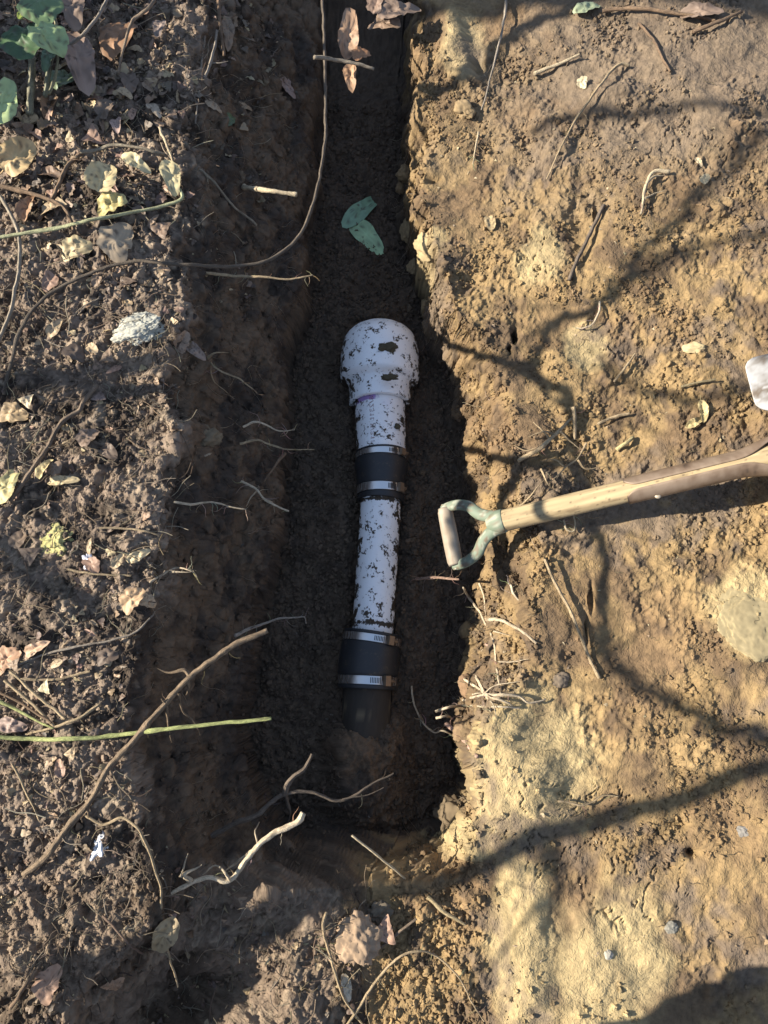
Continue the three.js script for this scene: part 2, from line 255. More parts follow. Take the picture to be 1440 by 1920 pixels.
// a stick or root that is one piece, or a stem with side shoots; points are [px, py, lift] or [px, py, level, 1]
function stick(name, label, cat, pts, rpx, col, o = {}) {
  rpx *= .74; const v = pts.map(P), m = o.mat ?? M.bark, r0 = sc1(v[0], rpx), r1 = sc1(v[v.length - 1], (o.end ?? rpx * .7) * .72);
  let g = tubeGeo(v, r0, r1 * (name === 'root' ? .75 : 1), col, o);
  if (name === 'root' || name === 'branch') { // hair roots growing along it
    const cv = new THREE.CatmullRomCurve3(v, false, 'centripetal'), n = Math.min(16, 3 + Math.round(cv.getLength() / .016)), parts = [g];
    for (let i = 0; i < n; i++) { const p = cv.getPointAt(rr(.05, 1)), a = rr(0, 6.28), l = rr(.006, .026), q = [p]; let b = a; for (let k = 1; k < 5; k++) { b += rr(-.7, .7); q.push(q[k - 1].clone().add(new THREE.Vector3(Math.cos(b) * l * .3, rr(-.3, .22) * l * .3, Math.sin(b) * l * .3))); } parts.push(tubeGeo(q, Math.min(r0 * .4, .0008), .00025, col.map(c => c * rr(.6, 1)), { rad: 4, cut: false, step: .004, wob: .0006 })); }
    g = mergeGeometries(parts);
  }
  if (!o.shoots) return tag(mesh(name, g, m), label, cat, o.group);
  const t = thing(name, label, cat, o.group); mesh('stem', g, m, t);
  for (const s of o.shoots) { const w = s.p.map(P); mesh('side_shoot', tubeGeo(w, sc1(w[0], s.r ?? rpx * .55), sc1(w[0], s.e ?? rpx * .15), s.c ?? col, { rad: 5, cut: false }), m, t); }
  return t;
}
// outlines in polar form: half-length 1 along y
const OUT = {
  ovate: a => { const y = Math.cos(a), x = Math.sin(a); return .9 / Math.sqrt((x / (.55 - .12 * y)) ** 2 + y * y) * (1 + .24 * Math.max(0, y) ** 9); },
  lance: a => { const y = Math.cos(a), x = Math.sin(a); return .95 / Math.sqrt((x / (.31 - .05 * y)) ** 2 + y * y) * (1 + .12 * Math.max(0, y) ** 12); },
  heart: a => { const y = Math.cos(a); return (.72 + .32 * Math.max(0, y) ** 5 - .22 * Math.max(0, -y) ** 8 + .08 * Math.cos(2 * a)); },
  ivy: a => .62 + .30 * Math.max(0, Math.cos(a)) ** 3 + .24 * Math.max(0, Math.cos(a - 1.25)) ** 7 + .24 * Math.max(0, Math.cos(a + 1.25)) ** 7 - .25 * Math.max(0, -Math.cos(a)) ** 10,
  broken: a => .72 + .13 * Math.cos(2 * a + .6) + .10 * Math.sin(3 * a + 1) + .06 * Math.cos(5 * a) + .07 * Math.abs(Math.sin(3.5 * a)) - .12 * Math.max(0, Math.cos(a - 2)) ** 12,
  tri: a => { const k = 2 * Math.PI / 3, b = ((a % k) + k) % k - k / 2; return .52 / Math.cos(b); },
};
function leafGeo(type, L, col, { fold = .25, curl = .3, rag = .075, wave = .13, vein = .18, stalk = 0, width = 1, blotch = .3, RN = 7, SN = 40 } = {}) {
  const pos = [], cl = [], idx = [], o = rr(0, 99), f = OUT[type];
  const put = (x, y) => {
    const z = fold * Math.abs(x) - curl * y * y * .6 - curl * .5 * x * x + wave * n3(x * 3 + o, y * 3, 2) + .4 * wave * n3(x * 8, y * 8 + o, 5) + curl * .5 * n3(o, 3, 1) * x * y * 2;
    pos.push(x * L, z * L, -y * L);
    const rib = Math.max(Math.exp(-((x / .03) ** 2)), .6 * Math.exp(-((Math.sin((y * 1.0 - Math.abs(x) * .8) * 12) / .35) ** 2)) * (Math.abs(x) > .03 ? .6 : 0));
    const k = 1 + vein * rib + blotch * n3(x * 2.3 + o, y * 2.3, 8) + blotch * .7 * n3(x * 9, y * 9 + o, 3), d = ss(.28, .42, n3(x * 6 + o, y * 6, 40)) * .7;
    for (let q = 0; q < 3; q++) cl.push(clamp(mix(col[q] * k, [.05, .03, .018][q], d)));
  };
  put(0, 0);
  for (let r = 1; r <= RN; r++) for (let s = 0; s < SN; s++) { const a = s / SN * 2 * Math.PI - Math.PI, R = f(a) * (1 + rag * n3(Math.cos(a) * 5 + o, Math.sin(a) * 5, 6) + rag * .6 * n3(Math.cos(a) * 14, Math.sin(a) * 14 + o, 6)) * r / RN; put(R * Math.sin(a) * width, R * Math.cos(a)); }
  for (let s = 0; s < SN; s++) idx.push(0, 1 + (s + 1) % SN, 1 + s);
  for (let r = 0; r < RN - 1; r++) for (let s = 0; s < SN; s++) { const a = 1 + r * SN + s, b = 1 + r * SN + (s + 1) % SN; idx.push(a, b, a + SN, b, b + SN, a + SN); }
  let g = geo(pos, cl, idx);
  if (stalk) { const y0 = -f(Math.PI) * .9; const t = tubeGeo([new THREE.Vector3(0, -curl * .5 * L, -y0 * L), new THREE.Vector3(.06 * L, -.02 * L, (-y0 + stalk * .5) * L), new THREE.Vector3(.02 * L, 0, (-y0 + stalk) * L)], L * .03, L * .022, col, { rad: 5, wob: 0, uvs: false }); g = mergeGeometries([g, t]); }
  return g;
}
// put something on the ground at a photo position: turn (degrees, clockwise in the picture from pointing up), pitch, roll
const UPV = new THREE.Vector3(0, 1, 0);
function ease(o, px, py, lift, turn = 0, pitch = 0, roll = 0, along = .6, level) {
  const p = level === undefined ? hit(px, py, lift) : at(px, py, level), e = .012, n = new THREE.Vector3((H(p.x - e, p.z) - H(p.x + e, p.z)) / (2 * e), 1, (H(p.x, p.z - e) - H(p.x, p.z + e)) / (2 * e)).normalize().lerp(UPV, 1 - along).normalize();
  const R = Math.PI / 180;
  o.position.copy(p); o.quaternion.setFromUnitVectors(UPV, n).multiply(new THREE.Quaternion().setFromEuler(new THREE.Euler(pitch * R, -turn * R, roll * R, 'YXZ')));
  return o;
}
function leaf(name, label, type, px, py, sizePx, turn, col, o = {}) {
  const p = o.level === undefined ? hit(px, py, o.lift ?? .008) : at(px, py, o.level), L = sc1(p, sizePx / 2);
  const m = mesh(name, leafGeo(type, L, col, o), o.mat ?? M.leaf);
  ease(m, px, py, o.lift ?? .008, turn, o.pitch ?? rr(-14, 14), o.roll ?? rr(-16, 16), o.along ?? .6, o.level);
  return tag(m, label, o.cat ?? 'leaf', o.group);
}
function clodGeo(r, sq, col, k = 1, det = 3, rough = .35) {
  let g = new THREE.IcosahedronGeometry(1, det); g.deleteAttribute('uv'); g.deleteAttribute('normal'); g = mergeVertices(g, 1e-4); const a = g.attributes.position, cl = [], o = rr(0, 99), v = new THREE.Vector3();
  for (let i = 0; i < a.count; i++) {
    v.fromBufferAttribute(a, i); const s = 1 + rough * n3(v.x * 1.1 + o, v.y * 1.1, v.z * 1.1) + rough * .6 * n3(v.x * 2.7, v.y * 2.7 + o, v.z * 2.7) + rough * .3 * n3(v.x * 7, v.y * 7 + o, v.z * 7) + (det > 3 ? rough * .3 * n3(v.x * 15, v.y * 15 + o, v.z * 15) : 0);
    const t = 1 + .3 * n3(v.x * 3 + o, v.y * 3, v.z * 3) * k + .25 * n3(v.x * 9, v.y * 9 + o, v.z * 9) * k;
    a.setXYZ(i, v.x * s * r * sq[0], v.y * s * r * sq[1], v.z * s * r * sq[2]); for (let q = 0; q < 3; q++) cl.push(clamp(col[q] * t));
  }
  g.setAttribute('color', new THREE.Float32BufferAttribute(cl, 3)); g.computeVertexNormals(); return g;
}
function clod(name, label, cat, px, py, wpx, sq, col, o = {}) {
  const p = hit(px, py, 0), r = sc1(p, wpx / 2), m = mesh(name, clodGeo(r, sq, col, 1, o.det ?? 9, o.rough ?? .35), o.mat ?? M.clod);
  ease(m, px, py, r * sq[1] * (o.sit ?? .3), o.turn ?? rr(0, 360), 0, 0, .5); return tag(m, label, cat, o.group);
}

// ---------------------------------------------------------------- the drain pipe
{
  const AXH = -.335, g = thing('drain_pipe', 'white plastic drain pipe with black rubber couplings lying in the trench', 'pipe');
  const cx = py => { const t = [[600, 713], [760, 712], [860, 715], [940, 714], [1185, 699], [1240, 691], [1300, 688], [1450, 684]]; let i = 1; while (i < t.length - 1 && t[i][0] < py) i++; return mix(t[i - 1][1], t[i][1], clamp((py - t[i - 1][0]) / (t[i][0] - t[i - 1][0]))); };
  const axp = py => at(cx(py), py, AXH), rad = (py, w) => w / 2 / pxPerM(py, AXH + .03);
  // sweep a list of [py, width in photo px] along the axis; u runs round with the top at .5, v along in metres
  function sweep(list, { open = true, seg = 72, dent = 0 } = {}) {
    const pos = [], uv = [], idx = [], n = list.length; let v = 0, last;
    list.forEach(([py, w], i) => {
      const p = axp(py), q = axp(py + 4), T = q.sub(p).normalize(), S = new THREE.Vector3().crossVectors(T, UPV).normalize().negate(), U = new THREE.Vector3().crossVectors(T, S).normalize(); if (U.y < 0) U.negate();
      const R = rad(py, w); if (last) v += p.distanceTo(last.p) + Math.abs(R - last.R); last = { p, R };
      for (let s = 0; s <= seg; s++) { const a = (s / seg - .5) * 2 * Math.PI, r = R * (1 + dent * n3(Math.cos(a) * 2, Math.sin(a) * 2, py * .02)); pos.push(p.x + r * (U.x * Math.cos(a) + S.x * Math.sin(a)), p.y + r * (U.y * Math.cos(a) + S.y * Math.sin(a)), p.z + r * (U.z * Math.cos(a) + S.z * Math.sin(a))); uv.push(s / seg, v); }
    });
    for (let i = 0; i < n - 1; i++) for (let s = 0; s < seg; s++) { const a = i * (seg + 1) + s, b = a + seg + 1; idx.push(a, b, a + 1, a + 1, b, b + 1); }
    const gg = geo(pos, null, idx, uv); gg.userData.len = v; return gg;
  }
  // plastic with soil stuck to it: specks, smears, ragged crust low on the sides; printing and primer where given
  function pvcMap(len, { print, purple, sd = 0, crust = .5, speck = 1, bare, rm = .05 } = {}) {
    const w = 1024, h = 1024, cv = document.createElement('canvas'); cv.width = w; cv.height = h; const c = cv.getContext('2d');
    c.fillStyle = '#000'; c.fillRect(0, 0, w, h);
    if (print) { c.save(); c.translate(print.u * w, (1 - print.v) * h); c.rotate(-Math.PI / 2); c.scale(print.stretch, 1); c.fillStyle = '#fff'; c.font = 'bold 40px sans-serif'; c.fillText(print.text, 0, 0); c.restore(); }
    const im = c.getImageData(0, 0, w, h).data, d = new Uint8Array(w * h * 4), rg = new Uint8Array(w * h * 4);
    for (let j = 0; j < h; j++) for (let i = 0; i < w; i++) {
      const u = i / w, v = j / h, a = u * 2 * Math.PI, X = Math.cos(a) * 44 * rm, Y = Math.sin(a) * 44 * rm, Z = v * len * 44 + sd;
      const src = ((h - 1 - j) * w + i) * 4, ink = im[src] / 255;
      const side = Math.abs(u - .5) * 2, n1 = n3(X * .75, Y * .75, Z * .75), nA = n3(X * 1.6, Y * 1.6, Z * 1.6), nB = n3(X * 4.5, Y * 4.5, Z * 4.5), nC = n3(X * 13, Y * 13, Z * 13), nD = n3(X * 30, Y * 30, Z * 30);
      let s = .85 * nA + .8 * nB + .5 * nC + .25 * nD;
      const th = mix(.72, .22, clamp(n1 * 1.1 + .32) * speck) + .12 * (1 - speck);
      let dirt = ss(th, th + .05, s), film = .10 * clamp(nA + .3) + .10 * clamp(nB + .1) * clamp(nA + .5);
      const cr = side + .22 * nA + .15 * nB + .08 * nC + .16 * n1; dirt = Math.max(dirt, ss(crust, crust + .03, cr));
      for (const e of bare ?? []) dirt = Math.max(dirt, ss(e[1], e[1] * .6, Math.abs(v - e[0]) + .02 * nA + .015 * nB));
      const tone = 1 + .05 * nA; let rgb = [.88 * tone, .88 * tone, .87 * tone];
      if (purple) { const q = ss(.05, .03, Math.abs(v - purple.v) + .02 * nA) * ss(purple.w, purple.w * .6, Math.abs(u - purple.u) + .02 * nB); rgb = mix3(rgb, [.28, .12, .45], q * .85); const q2 = ss(.3, .0, Math.abs(v - purple.v)) * clamp(n1 + .2) * .16; rgb = mix3(rgb, [.55, .4, .75], q2); }
      rgb = mix3(rgb, [.22, .09, .08], ink * .75 * clamp(.75 + nB));
      rgb = mix3(rgb, [.30, .22, .14], film); rgb = mix3(rgb, [.05 + .03 * clamp(nC + .3), .037 + .022 * clamp(nC + .3), .024 + .012 * clamp(nC + .3)], dirt);
      const o = (j * w + i) * 4; for (let q = 0; q < 3; q++) { const L = clamp(rgb[q]); d[o + q] = 255 * (L < .0031 ? 12.92 * L : 1.055 * L ** (1 / 2.4) - .055); }
      d[o + 3] = 255; rg[o] = rg[o + 1] = rg[o + 2] = 255 * clamp(dirt * (.6 + .6 * nC)); rg[o + 3] = 255;
    }
    const mk = (arr, cs) => { const t = new THREE.DataTexture(arr, w, h); t.wrapS = t.wrapT = THREE.RepeatWrapping; t.magFilter = THREE.LinearFilter; t.minFilter = THREE.LinearMipmapLinearFilter; t.generateMipmaps = true; t.anisotropy = 8; if (cs) t.colorSpace = THREE.SRGBColorSpace; t.repeat.set(1, 1 / len); t.needsUpdate = true; return t; };
    return new THREE.MeshStandardMaterial({ map: mk(d, true), bumpMap: mk(rg), bumpScale: .0022, roughness: .42, side: THREE.DoubleSide });
  }
  // reducing cap at the far end: dome, wide body, step down to the hub
  const capList = [[611, 2], [612, 40], [614, 64], [618, 88], [625, 112], [634, 130], [644, 141], [655, 147], [668, 150], [690, 152], [704, 152], [711, 151], [715, 147], [719, 133], [722, 122], [726, 118], [740, 117], [752, 118], [757, 118], [758.5, 114], [758, 100]];
  const cap = sweep(capList); mesh('reducer_cap', cap, pvcMap(cap.userData.len, { rm: .09, sd: 3, crust: .40, speck: 1.05 }), g);
  const p1 = sweep([[745, 97], [760, 97], [800, 97], [850, 95], [866, 95]]); mesh('upper_pipe', p1, pvcMap(p1.userData.len, { sd: 11, crust: .38, speck: 1.15, print: { text: '8/231L W81F', u: .462, v: .12, stretch: 3.1 }, purple: { v: .13, u: .4, w: .10 } }), g);
  const mp = []; for (let y = 920; y <= 1215; y += 15) mp.push([y, 79]);
  const p2 = sweep(mp); mesh('middle_pipe', p2, pvcMap(p2.userData.len, { sd: 27, crust: .35, speck: 1.1, bare: [[.085, .012], [.885, .015]] }), g);
  // couplings: rubber sleeve with lips, two steel bands with worm screws
  const RN2 = 512, rd = new Uint8Array(RN2 * RN2 * 4); // black rubber with specks and smears of dried soil
  for (let j = 0; j < RN2; j++) for (let i = 0; i < RN2; i++) { const a = i / RN2 * 2 * Math.PI, X = Math.cos(a) * 3, Y = Math.sin(a) * 3, s = n3(X, Y, j * .02) * .8 + .6 * n3(X * 4, Y * 4, j * .07) + .5 * n3(X * 12, Y * 12, j * .2), q = ss(.55, .75, s), q2 = .35 * clamp(s + .2), o = (j * RN2 + i) * 4, L = mix3(mix3([.018, .019, .021], [.045, .038, .03], q2), [.09, .066, .042], q); for (let k = 0; k < 3; k++) rd[o + k] = 255 * L[k] ** (1 / 2.2); rd[o + 3] = 255; }
  const rt = new THREE.DataTexture(rd, RN2, RN2); rt.wrapS = rt.wrapT = THREE.RepeatWrapping; rt.magFilter = THREE.LinearFilter; rt.minFilter = THREE.LinearMipmapLinearFilter; rt.generateMipmaps = true; rt.colorSpace = THREE.SRGBColorSpace; rt.repeat.set(1, 6); rt.needsUpdate = true;
  const rubber = new THREE.MeshStandardMaterial({ map: rt, roughness: .5, side: THREE.DoubleSide });
  const N = 256, bd = new Uint8Array(N * N * 4), br = new Uint8Array(N * N * 4);
  for (let j = 0; j < N; j++) for (let i = 0; i < N; i++) {
    const a = i / N * 2 * Math.PI, s = n3(Math.cos(a) * 9, Math.sin(a) * 9, j * .05) + .7 * n3(Math.cos(a) * 26, Math.sin(a) * 26, j * .12) + ss(.53, .62, i / N) * .6 + ss(.40, .33, i / N) * .5 , q = ss(.42, .5, s), o = (j * N + i) * 4;
    const L = mix3([.66, .66, .65], [.08, .05, .03], q); for (let k = 0; k < 3; k++) bd[o + k] = 255 * L[k] ** (1 / 2.2); bd[o + 3] = 255; br[o] = 0; br[o + 1] = 255 * mix(.34, .95, q); br[o + 2] = 255 * (1 - q); br[o + 3] = 255;
  }
  const tx = (arr, cs) => { const t = new THREE.DataTexture(arr, N, N); t.wrapS = t.wrapT = THREE.RepeatWrapping; t.magFilter = THREE.LinearFilter; t.minFilter = THREE.LinearMipmapLinearFilter; t.generateMipmaps = true; if (cs) t.colorSpace = THREE.SRGBColorSpace; t.needsUpdate = true; return t; };
  const mr = tx(br), steel = new THREE.MeshStandardMaterial({ map: tx(bd, true), roughnessMap: mr, metalnessMap: mr, roughness: 1, metalness: 1, side: THREE.DoubleSide });
  const rustSteel = new THREE.MeshStandardMaterial({ color: new THREE.Color().setRGB(.30, .22, .15), metalness: .7, roughness: .55 });
  function coupling(y0, y1, w0, w1, b0, b1, label, scr) {
    const c = new THREE.Group(); c.name = 'coupling'; c.userData.label = label; g.add(c);
    const wd = y => mix(w0, w1, (y - y0) / (y1 - y0));
    const ring = (a, b, up) => [[a, wd(a) + up], [b, wd(b) + up]];
    mesh('rubber_sleeve', sweep([[y0 + .5, wd(y0) - 10], [y0, wd(y0) - 2], [y0 + 1, wd(y0) + 2], [b0[0] - 1.5, wd(y0) + 2], [b0[0] - .5, wd(y0) - 1], [b0[1] + .5, wd(y0) - 1], [b0[1] + 2, wd(y0) + 2], [b0[1] + 5, wd(y0) + 4.5], [b0[1] + 12, wd(y0) + 6], [(b0[1] + b1[0]) / 2, wd((y0 + y1) / 2) + 5], [b1[0] - 12, wd(y1) + 6], [b1[0] - 5, wd(y1) + 4.5], [b1[0] - 2, wd(y1) + 2], [b1[0] - .5, wd(y1) - 1], [b1[1] + .5, wd(y1) - 1], [b1[1] + 1.5, wd(y1) + 2], [y1 - 1, wd(y1) + 2], [y1, wd(y1) - 2], [y1 - .5, wd(y1) - 10]]), rubber, c);
    for (const b of [b0, b1]) {
      const m = b[0] + (b[1] - b[0]) / 2;
      mesh('clamp_band', sweep([[b[0] + .3, wd(m) - 1], [b[0], wd(m) + 2.2], [b[0] + .8, wd(m) + 3], [b[1] - .8, wd(m) + 3], [b[1], wd(m) + 2.2], [b[1] - .3, wd(m) - 1]]), steel, c);
      // screw housing low on the right, slotted band beside it
      const p = axp(m), T = axp(m + 6).sub(axp(m)).normalize(), S = new THREE.Vector3().crossVectors(UPV, T).normalize(); if (S.x < 0) S.negate();
      const R = rad(m, wd(m) + 3), k = 1 / pxPerM(m, AXH), frame = a => { const n = UPV.clone().multiplyScalar(Math.cos(a)).addScaledVector(S, Math.sin(a)); return { n, o: p.clone().addScaledVector(n, R) }; };
      const bw = (b[1] - b[0]) * k, pieces = [];
      for (let q = 0; q < 7; q++) { const f = frame(scr + q * .055 - .30), x = new THREE.BoxGeometry(.0016, .0012, bw * .62); x.applyMatrix4(new THREE.Matrix4().makeBasis(new THREE.Vector3().crossVectors(f.n, T).normalize(), f.n, T).setPosition(f.o)); pieces.push(x); }
      mesh('band_slots', mergeGeometries(pieces), rubber, c);
      const f = frame(scr + .26), hx = new THREE.BoxGeometry(.013, .008, bw * 1.15, 2, 2, 2); hx.applyMatrix4(new THREE.Matrix4().makeBasis(new THREE.Vector3().crossVectors(f.n, T).normalize(), f.n, T).setPosition(f.o.clone().addScaledVector(f.n, .003)));
      mesh('screw_housing', hx, rustSteel, c);
      const f2 = frame(scr + .44), tg = new THREE.Vector3().crossVectors(T, f2.n).normalize(); if (tg.y > 0) tg.negate();
      const sg = new THREE.CylinderGeometry(.0042, .0042, .011, 6); sg.applyQuaternion(new THREE.Quaternion().setFromUnitVectors(UPV, tg)); sg.translate(...f2.o.clone().addScaledVector(f2.n, .004).toArray()); mesh('screw', sg, rustSteel, c);
    }
  }
  coupling(848, 940, 97, 88, [852, 863], [914, 929], 'upper black rubber coupling between the white pipes', .62);
  coupling(1186, 1292, 107, 111, [1192, 1206], [1268, 1284], 'lower black rubber coupling joining the old dark pipe', .42);
  const old = []; for (let y = 1270; y <= 1480; y += 14) old.push([y, 92]);
  const og = sweep(old, { dent: .02 }), oc = []; { const a = og.attributes.position; for (let i = 0; i < a.count; i++) { const x = a.getX(i) * 40, y = a.getY(i) * 40, z = a.getZ(i) * 40, s = n3(x, y, z) + .6 * n3(x * 2.6, y * 2.6, z * 2.6), q = ss(.45, .6, s); oc.push(...mix3([.04, .031, .022], [.13, .10, .06], q).map(v => clamp(v * (1 + .3 * n3(x * 5, y * 5, z * 5))))); } }
  og.setAttribute('color', new THREE.Float32BufferAttribute(oc, 3)); mesh('old_pipe', og, vmat({ roughness: .8 }), g).userData.label = 'old dark dirty pipe';
  // soil left lying on top
  const onPipe = (name, label, px, py, r, sq, hgt) => { const m = mesh(name, clodGeo(r, sq, [.075, .06, .034], 1, 7, .55), M.clod); m.position.copy(at(px, py, hgt)); return tag(m, label, 'soil clod'); };
  onPipe('soil_clod', 'larger dark lump of soil on top of the white cap', 724, 652, .021, [1.0, .35, .62], AXH + rad(655, 147) - .001);
  onPipe('soil_clod', 'small flat dark lump of soil on the shoulder of the white cap', 731, 707, .014, [1.3, .35, .5], AXH + rad(704, 150) - .002);
  onPipe('soil_clod', 'rounded dark crumb of soil on the printed white pipe', 745, 800, .006, [1, .5, 1], AXH + rad(800, 97) * .84);
}

// ---------------------------------------------------------------- the shovel
{
  const SH_A = -.105, SH_B = .065;
  const g = thing('shovel', 'wooden D-handle shovel with green painted fork lying across the bank', 'shovel');
  const A = at(934, 979, SH_A), Bq = at(1445, 856, SH_B), ax = Bq.clone().sub(A).normalize(), side = new THREE.Vector3().crossVectors(ax, UPV).normalize(), up = new THREE.Vector3().crossVectors(side, ax).normalize();  // side points down the picture
  const loc = (u, v, w) => A.clone().addScaledVector(ax, u).addScaledVector(side, v).addScaledVector(up, w);
  const L0 = A.distanceTo(Bq), R = .0205;
  const woodCol = (c, x) => x;
  function bar(list, seg = 28, colf) { // list of [u, v, w, radius (, flat)] along a path
    const pos = [], cl = [], idx = []; const pts = list.map(q => loc(q[0], q[1], q[2])), n = list.length;
    for (let i = 0; i < n; i++) {
      const T = pts[Math.min(n - 1, i + 1)].clone().sub(pts[Math.max(0, i - 1)]).normalize(), N = up.clone().addScaledVector(T, -up.dot(T)).normalize(), B = new THREE.Vector3().crossVectors(T, N);
      for (let s = 0; s < seg; s++) { const a = s / seg * 2 * Math.PI, r = list[i][3], fl = list[i][4] ?? 1; const p = pts[i].clone().addScaledVector(N, r * fl * Math.cos(a)).addScaledVector(B, r * Math.sin(a)); pos.push(p.x, p.y, p.z); cl.push(...colf(i, a, list[i])); }
    }
    for (let i = 0; i < n - 1; i++) for (let s = 0; s < seg; s++) { const b = (s + 1) % seg, o = i * seg; idx.push(o + s, o + seg + s, o + b, o + b, o + seg + s, o + seg + b); }
    for (const e of [0, n - 1]) { const c = pos.length / 3; pos.push(...pts[e].toArray()); cl.push(...colf(e, 0, list[e])); for (let s = 0; s < seg; s++) { const b = (s + 1) % seg; e ? idx.push(e * seg + s, c, e * seg + b) : idx.push(s, b, c); } }
    return geo(pos, cl, idx);
  }
  const wood = (i, a, q) => { const u = q[0], X = Math.cos(a), Y = Math.sin(a), k = .5 + .6 * n3(u * 7, X * 2, Y * 2), f = n3(u * 10, X * 13, Y * 13) + .6 * n3(u * 26, X * 30, Y * 30), st = ss(.12, .5, n3(u * 26, X * 2.2, Y * 2.2 + 5) + .35 * n3(u * 80, X * 9, Y * 9)), nick = ss(.42, .6, n3(u * 120, X * 11, Y * 11)); return mix3(mix3(mix3([.45, .35, .195], [.28, .205, .11], clamp(k + .55 * f)), [.12, .08, .042], .5 * st), [.07, .05, .03], .7 * nick); };
  const sh = []; for (let u = 0; u <= L0 + .05; u += .002) sh.push([u, 0, 0, R * (1 + .02 * n3(u * 9, 1, 1)) * (u < .006 ? .93 : 1)]);
  mesh('shaft', bar(sh, 48, wood), M.wood, g);
  // fork: two curved arms and a ferrule, green paint worn to bare metal and caked with soil
  const paint = (i, a, q) => { const s = n3(q[0] * 60, q[1] * 60 + a, 4) + .7 * n3(q[0] * 170, q[1] * 170, a * 2), t = ss(.15, .4, s), d = ss(.05, .45, n3(q[0] * 90, q[1] * 90, a * 1.5 + 7) + .3 * s); return mix3(mix3([.15, .185, .13], [.30, .31, .235], t), [.15, .115, .075], d); };
  const pm = vmat({ roughness: .68 }), k = 1 / pxPerM(1000, -.2);
  const arm = (sg) => { const cp = [[.012, sg * .010, 0], [-.012, sg * .014, 0], [-.034, sg * .026, -.004], [-.052, sg * .046, -.010], [-.075, sg * .056, -.018], [-.096, sg * .058, -.026], [-.108, sg * .056, -.030]]; const cv = new THREE.CatmullRomCurve3(cp.map(q => new THREE.Vector3(...q))); const l = []; for (let i = 0; i <= 40; i++) { const p = cv.getPoint(i / 40); l.push([p.x, p.y, p.z, mix(.0125, .0095, i / 40), .72]); } return l; };
  mesh('fork_arm', bar(arm(-1), 20, paint), pm, g); mesh('fork_arm', bar(arm(1), 20, paint), pm, g);
  mesh('ferrule', bar([[-.022, 0, 0, .012, .8], [-.012, 0, 0, .019, .85], [.0, 0, 0, .0222], [.010, 0, 0, .0224], [.011, 0, 0, .0205]], 28, paint), pm, g);
  const gripCol = (i, a, q) => mix3([.36, .31, .24], [.22, .17, .12], clamp(.5 + .6 * n3(q[1] * 25, Math.cos(a) * 2, Math.sin(a) * 2) + .3 * n3(q[1] * 120, a, 3)));
  const gl = []; for (let i = 0; i <= 30; i++) { const t = i / 30, v = mix(-.058, .058, t), e = Math.min(t, 1 - t); gl.push([-.1035, v, -.0285, .0148 * (e < .04 ? .9 : 1) * (1 + .07 * Math.sin(t * Math.PI)), 1]); }
  mesh('grip', bar(gl, 26, gripCol), M.wood, g);
  mesh('grip_bolt', bar([[-.1035, -.066, -.0285, .006], [-.1035, .066, -.0285, .006]], 12, paint), pm, g);
  // steel: two straps folded round the shaft with a seam of wood between, opening into the blade
  const rust = (u, v) => { const s = n3(u * 20, v * 20, 3) + .6 * n3(u * 60, v * 60, 5) + .4 * n3(u * 150, v * 150, 6); return mix3(mix3([.15, .10, .065], [.25, .185, .13], clamp(.5 + s)), [.07, .048, .033], ss(.4, .8, -s)); };
  const U0 = .235;
  function strap(sg) {
    const pos = [], cl = [], idx = [], nu = 70, nv = 14, th = .0022;
    for (const lay of [0, 1]) for (let i = 0; i <= nu; i++) for (let j = 0; j <= nv; j++) {
      const u = mix(U0, L0 + .02, i / nu), open = ss(L0 - .06, L0 + .02, u), start = ss(0, .03, u - U0), f = j / nv;
      const a0 = mix(.16, .9, open ** 1.5) + (1 - Math.sqrt(clamp(1 - (1 - start) ** 2))) * .5, a1 = 2.7;
      const a = mix(a0, a1, f) * sg, r = R + .0012 + lay * th + open * .004;
      const p = loc(u, r * Math.sin(a) * (1 + .28 * open), r * Math.cos(a) + (1 - open) * 0); pos.push(p.x, p.y, p.z); cl.push(...rust(u, a * .02));
    }
    const row = nv + 1, lay = (nu + 1) * row;
    for (let i = 0; i < nu; i++) for (let j = 0; j < nv; j++) { const a = i * row + j, b = a + row; idx.push(a, b, a + 1, a + 1, b, b + 1, lay + a, lay + a + 1, lay + b, lay + a + 1, lay + b + 1, lay + b); }
    const rimq = (a, b) => idx.push(a, lay + a, b, b, lay + a, lay + b);
    for (let i = 0; i < nu; i++) { rimq(i * row, (i + 1) * row); rimq(i * row + nv, (i + 1) * row + nv); } for (let j = 0; j < nv; j++) { rimq(j, j + 1); rimq(nu * row + j, nu * row + j + 1); }
    return geo(pos, cl, idx);
  }
  const sm = vmat({ roughness: .55, metalness: .35 });
  mesh('strap', strap(-1), sm, g); mesh('strap', strap(1), sm, g);
  const rv = [loc(.285, .0225, .006)]; for (const p of rv) { const s = new THREE.SphereGeometry(.005, 12, 8).toNonIndexed(); s.deleteAttribute('uv'); s.scale(1.2, .7, 1); s.translate(p.x, p.y, p.z); s.setAttribute('color', new THREE.Float32BufferAttribute(new Array(s.attributes.position.count).fill([.45, .38, .28]).flat(), 3)); mesh('rivet', s, sm, g); }
  { // blade: narrow neck flaring to square shoulders, slightly dished, worn bright
    const pos = [], cl = [], idx = [], nu = 40, nv = 96, th = .003, LB = .30;
    const EDGE = [[0, -.03], [.026, -.025], [.033, .004], [.044, .024], [.060, .034], [.074, .026], [.084, .008], [.093, .001], [.11, 0], [.160, .001], [.168, .006], [.172, .016]];
    const edge = v => { let i = 1; while (i < EDGE.length - 1 && EDGE[i][0] < v) i++; return mix(EDGE[i - 1][1], EDGE[i][1], clamp((v - EDGE[i - 1][0]) / (EDGE[i][0] - EDGE[i - 1][0]))); };
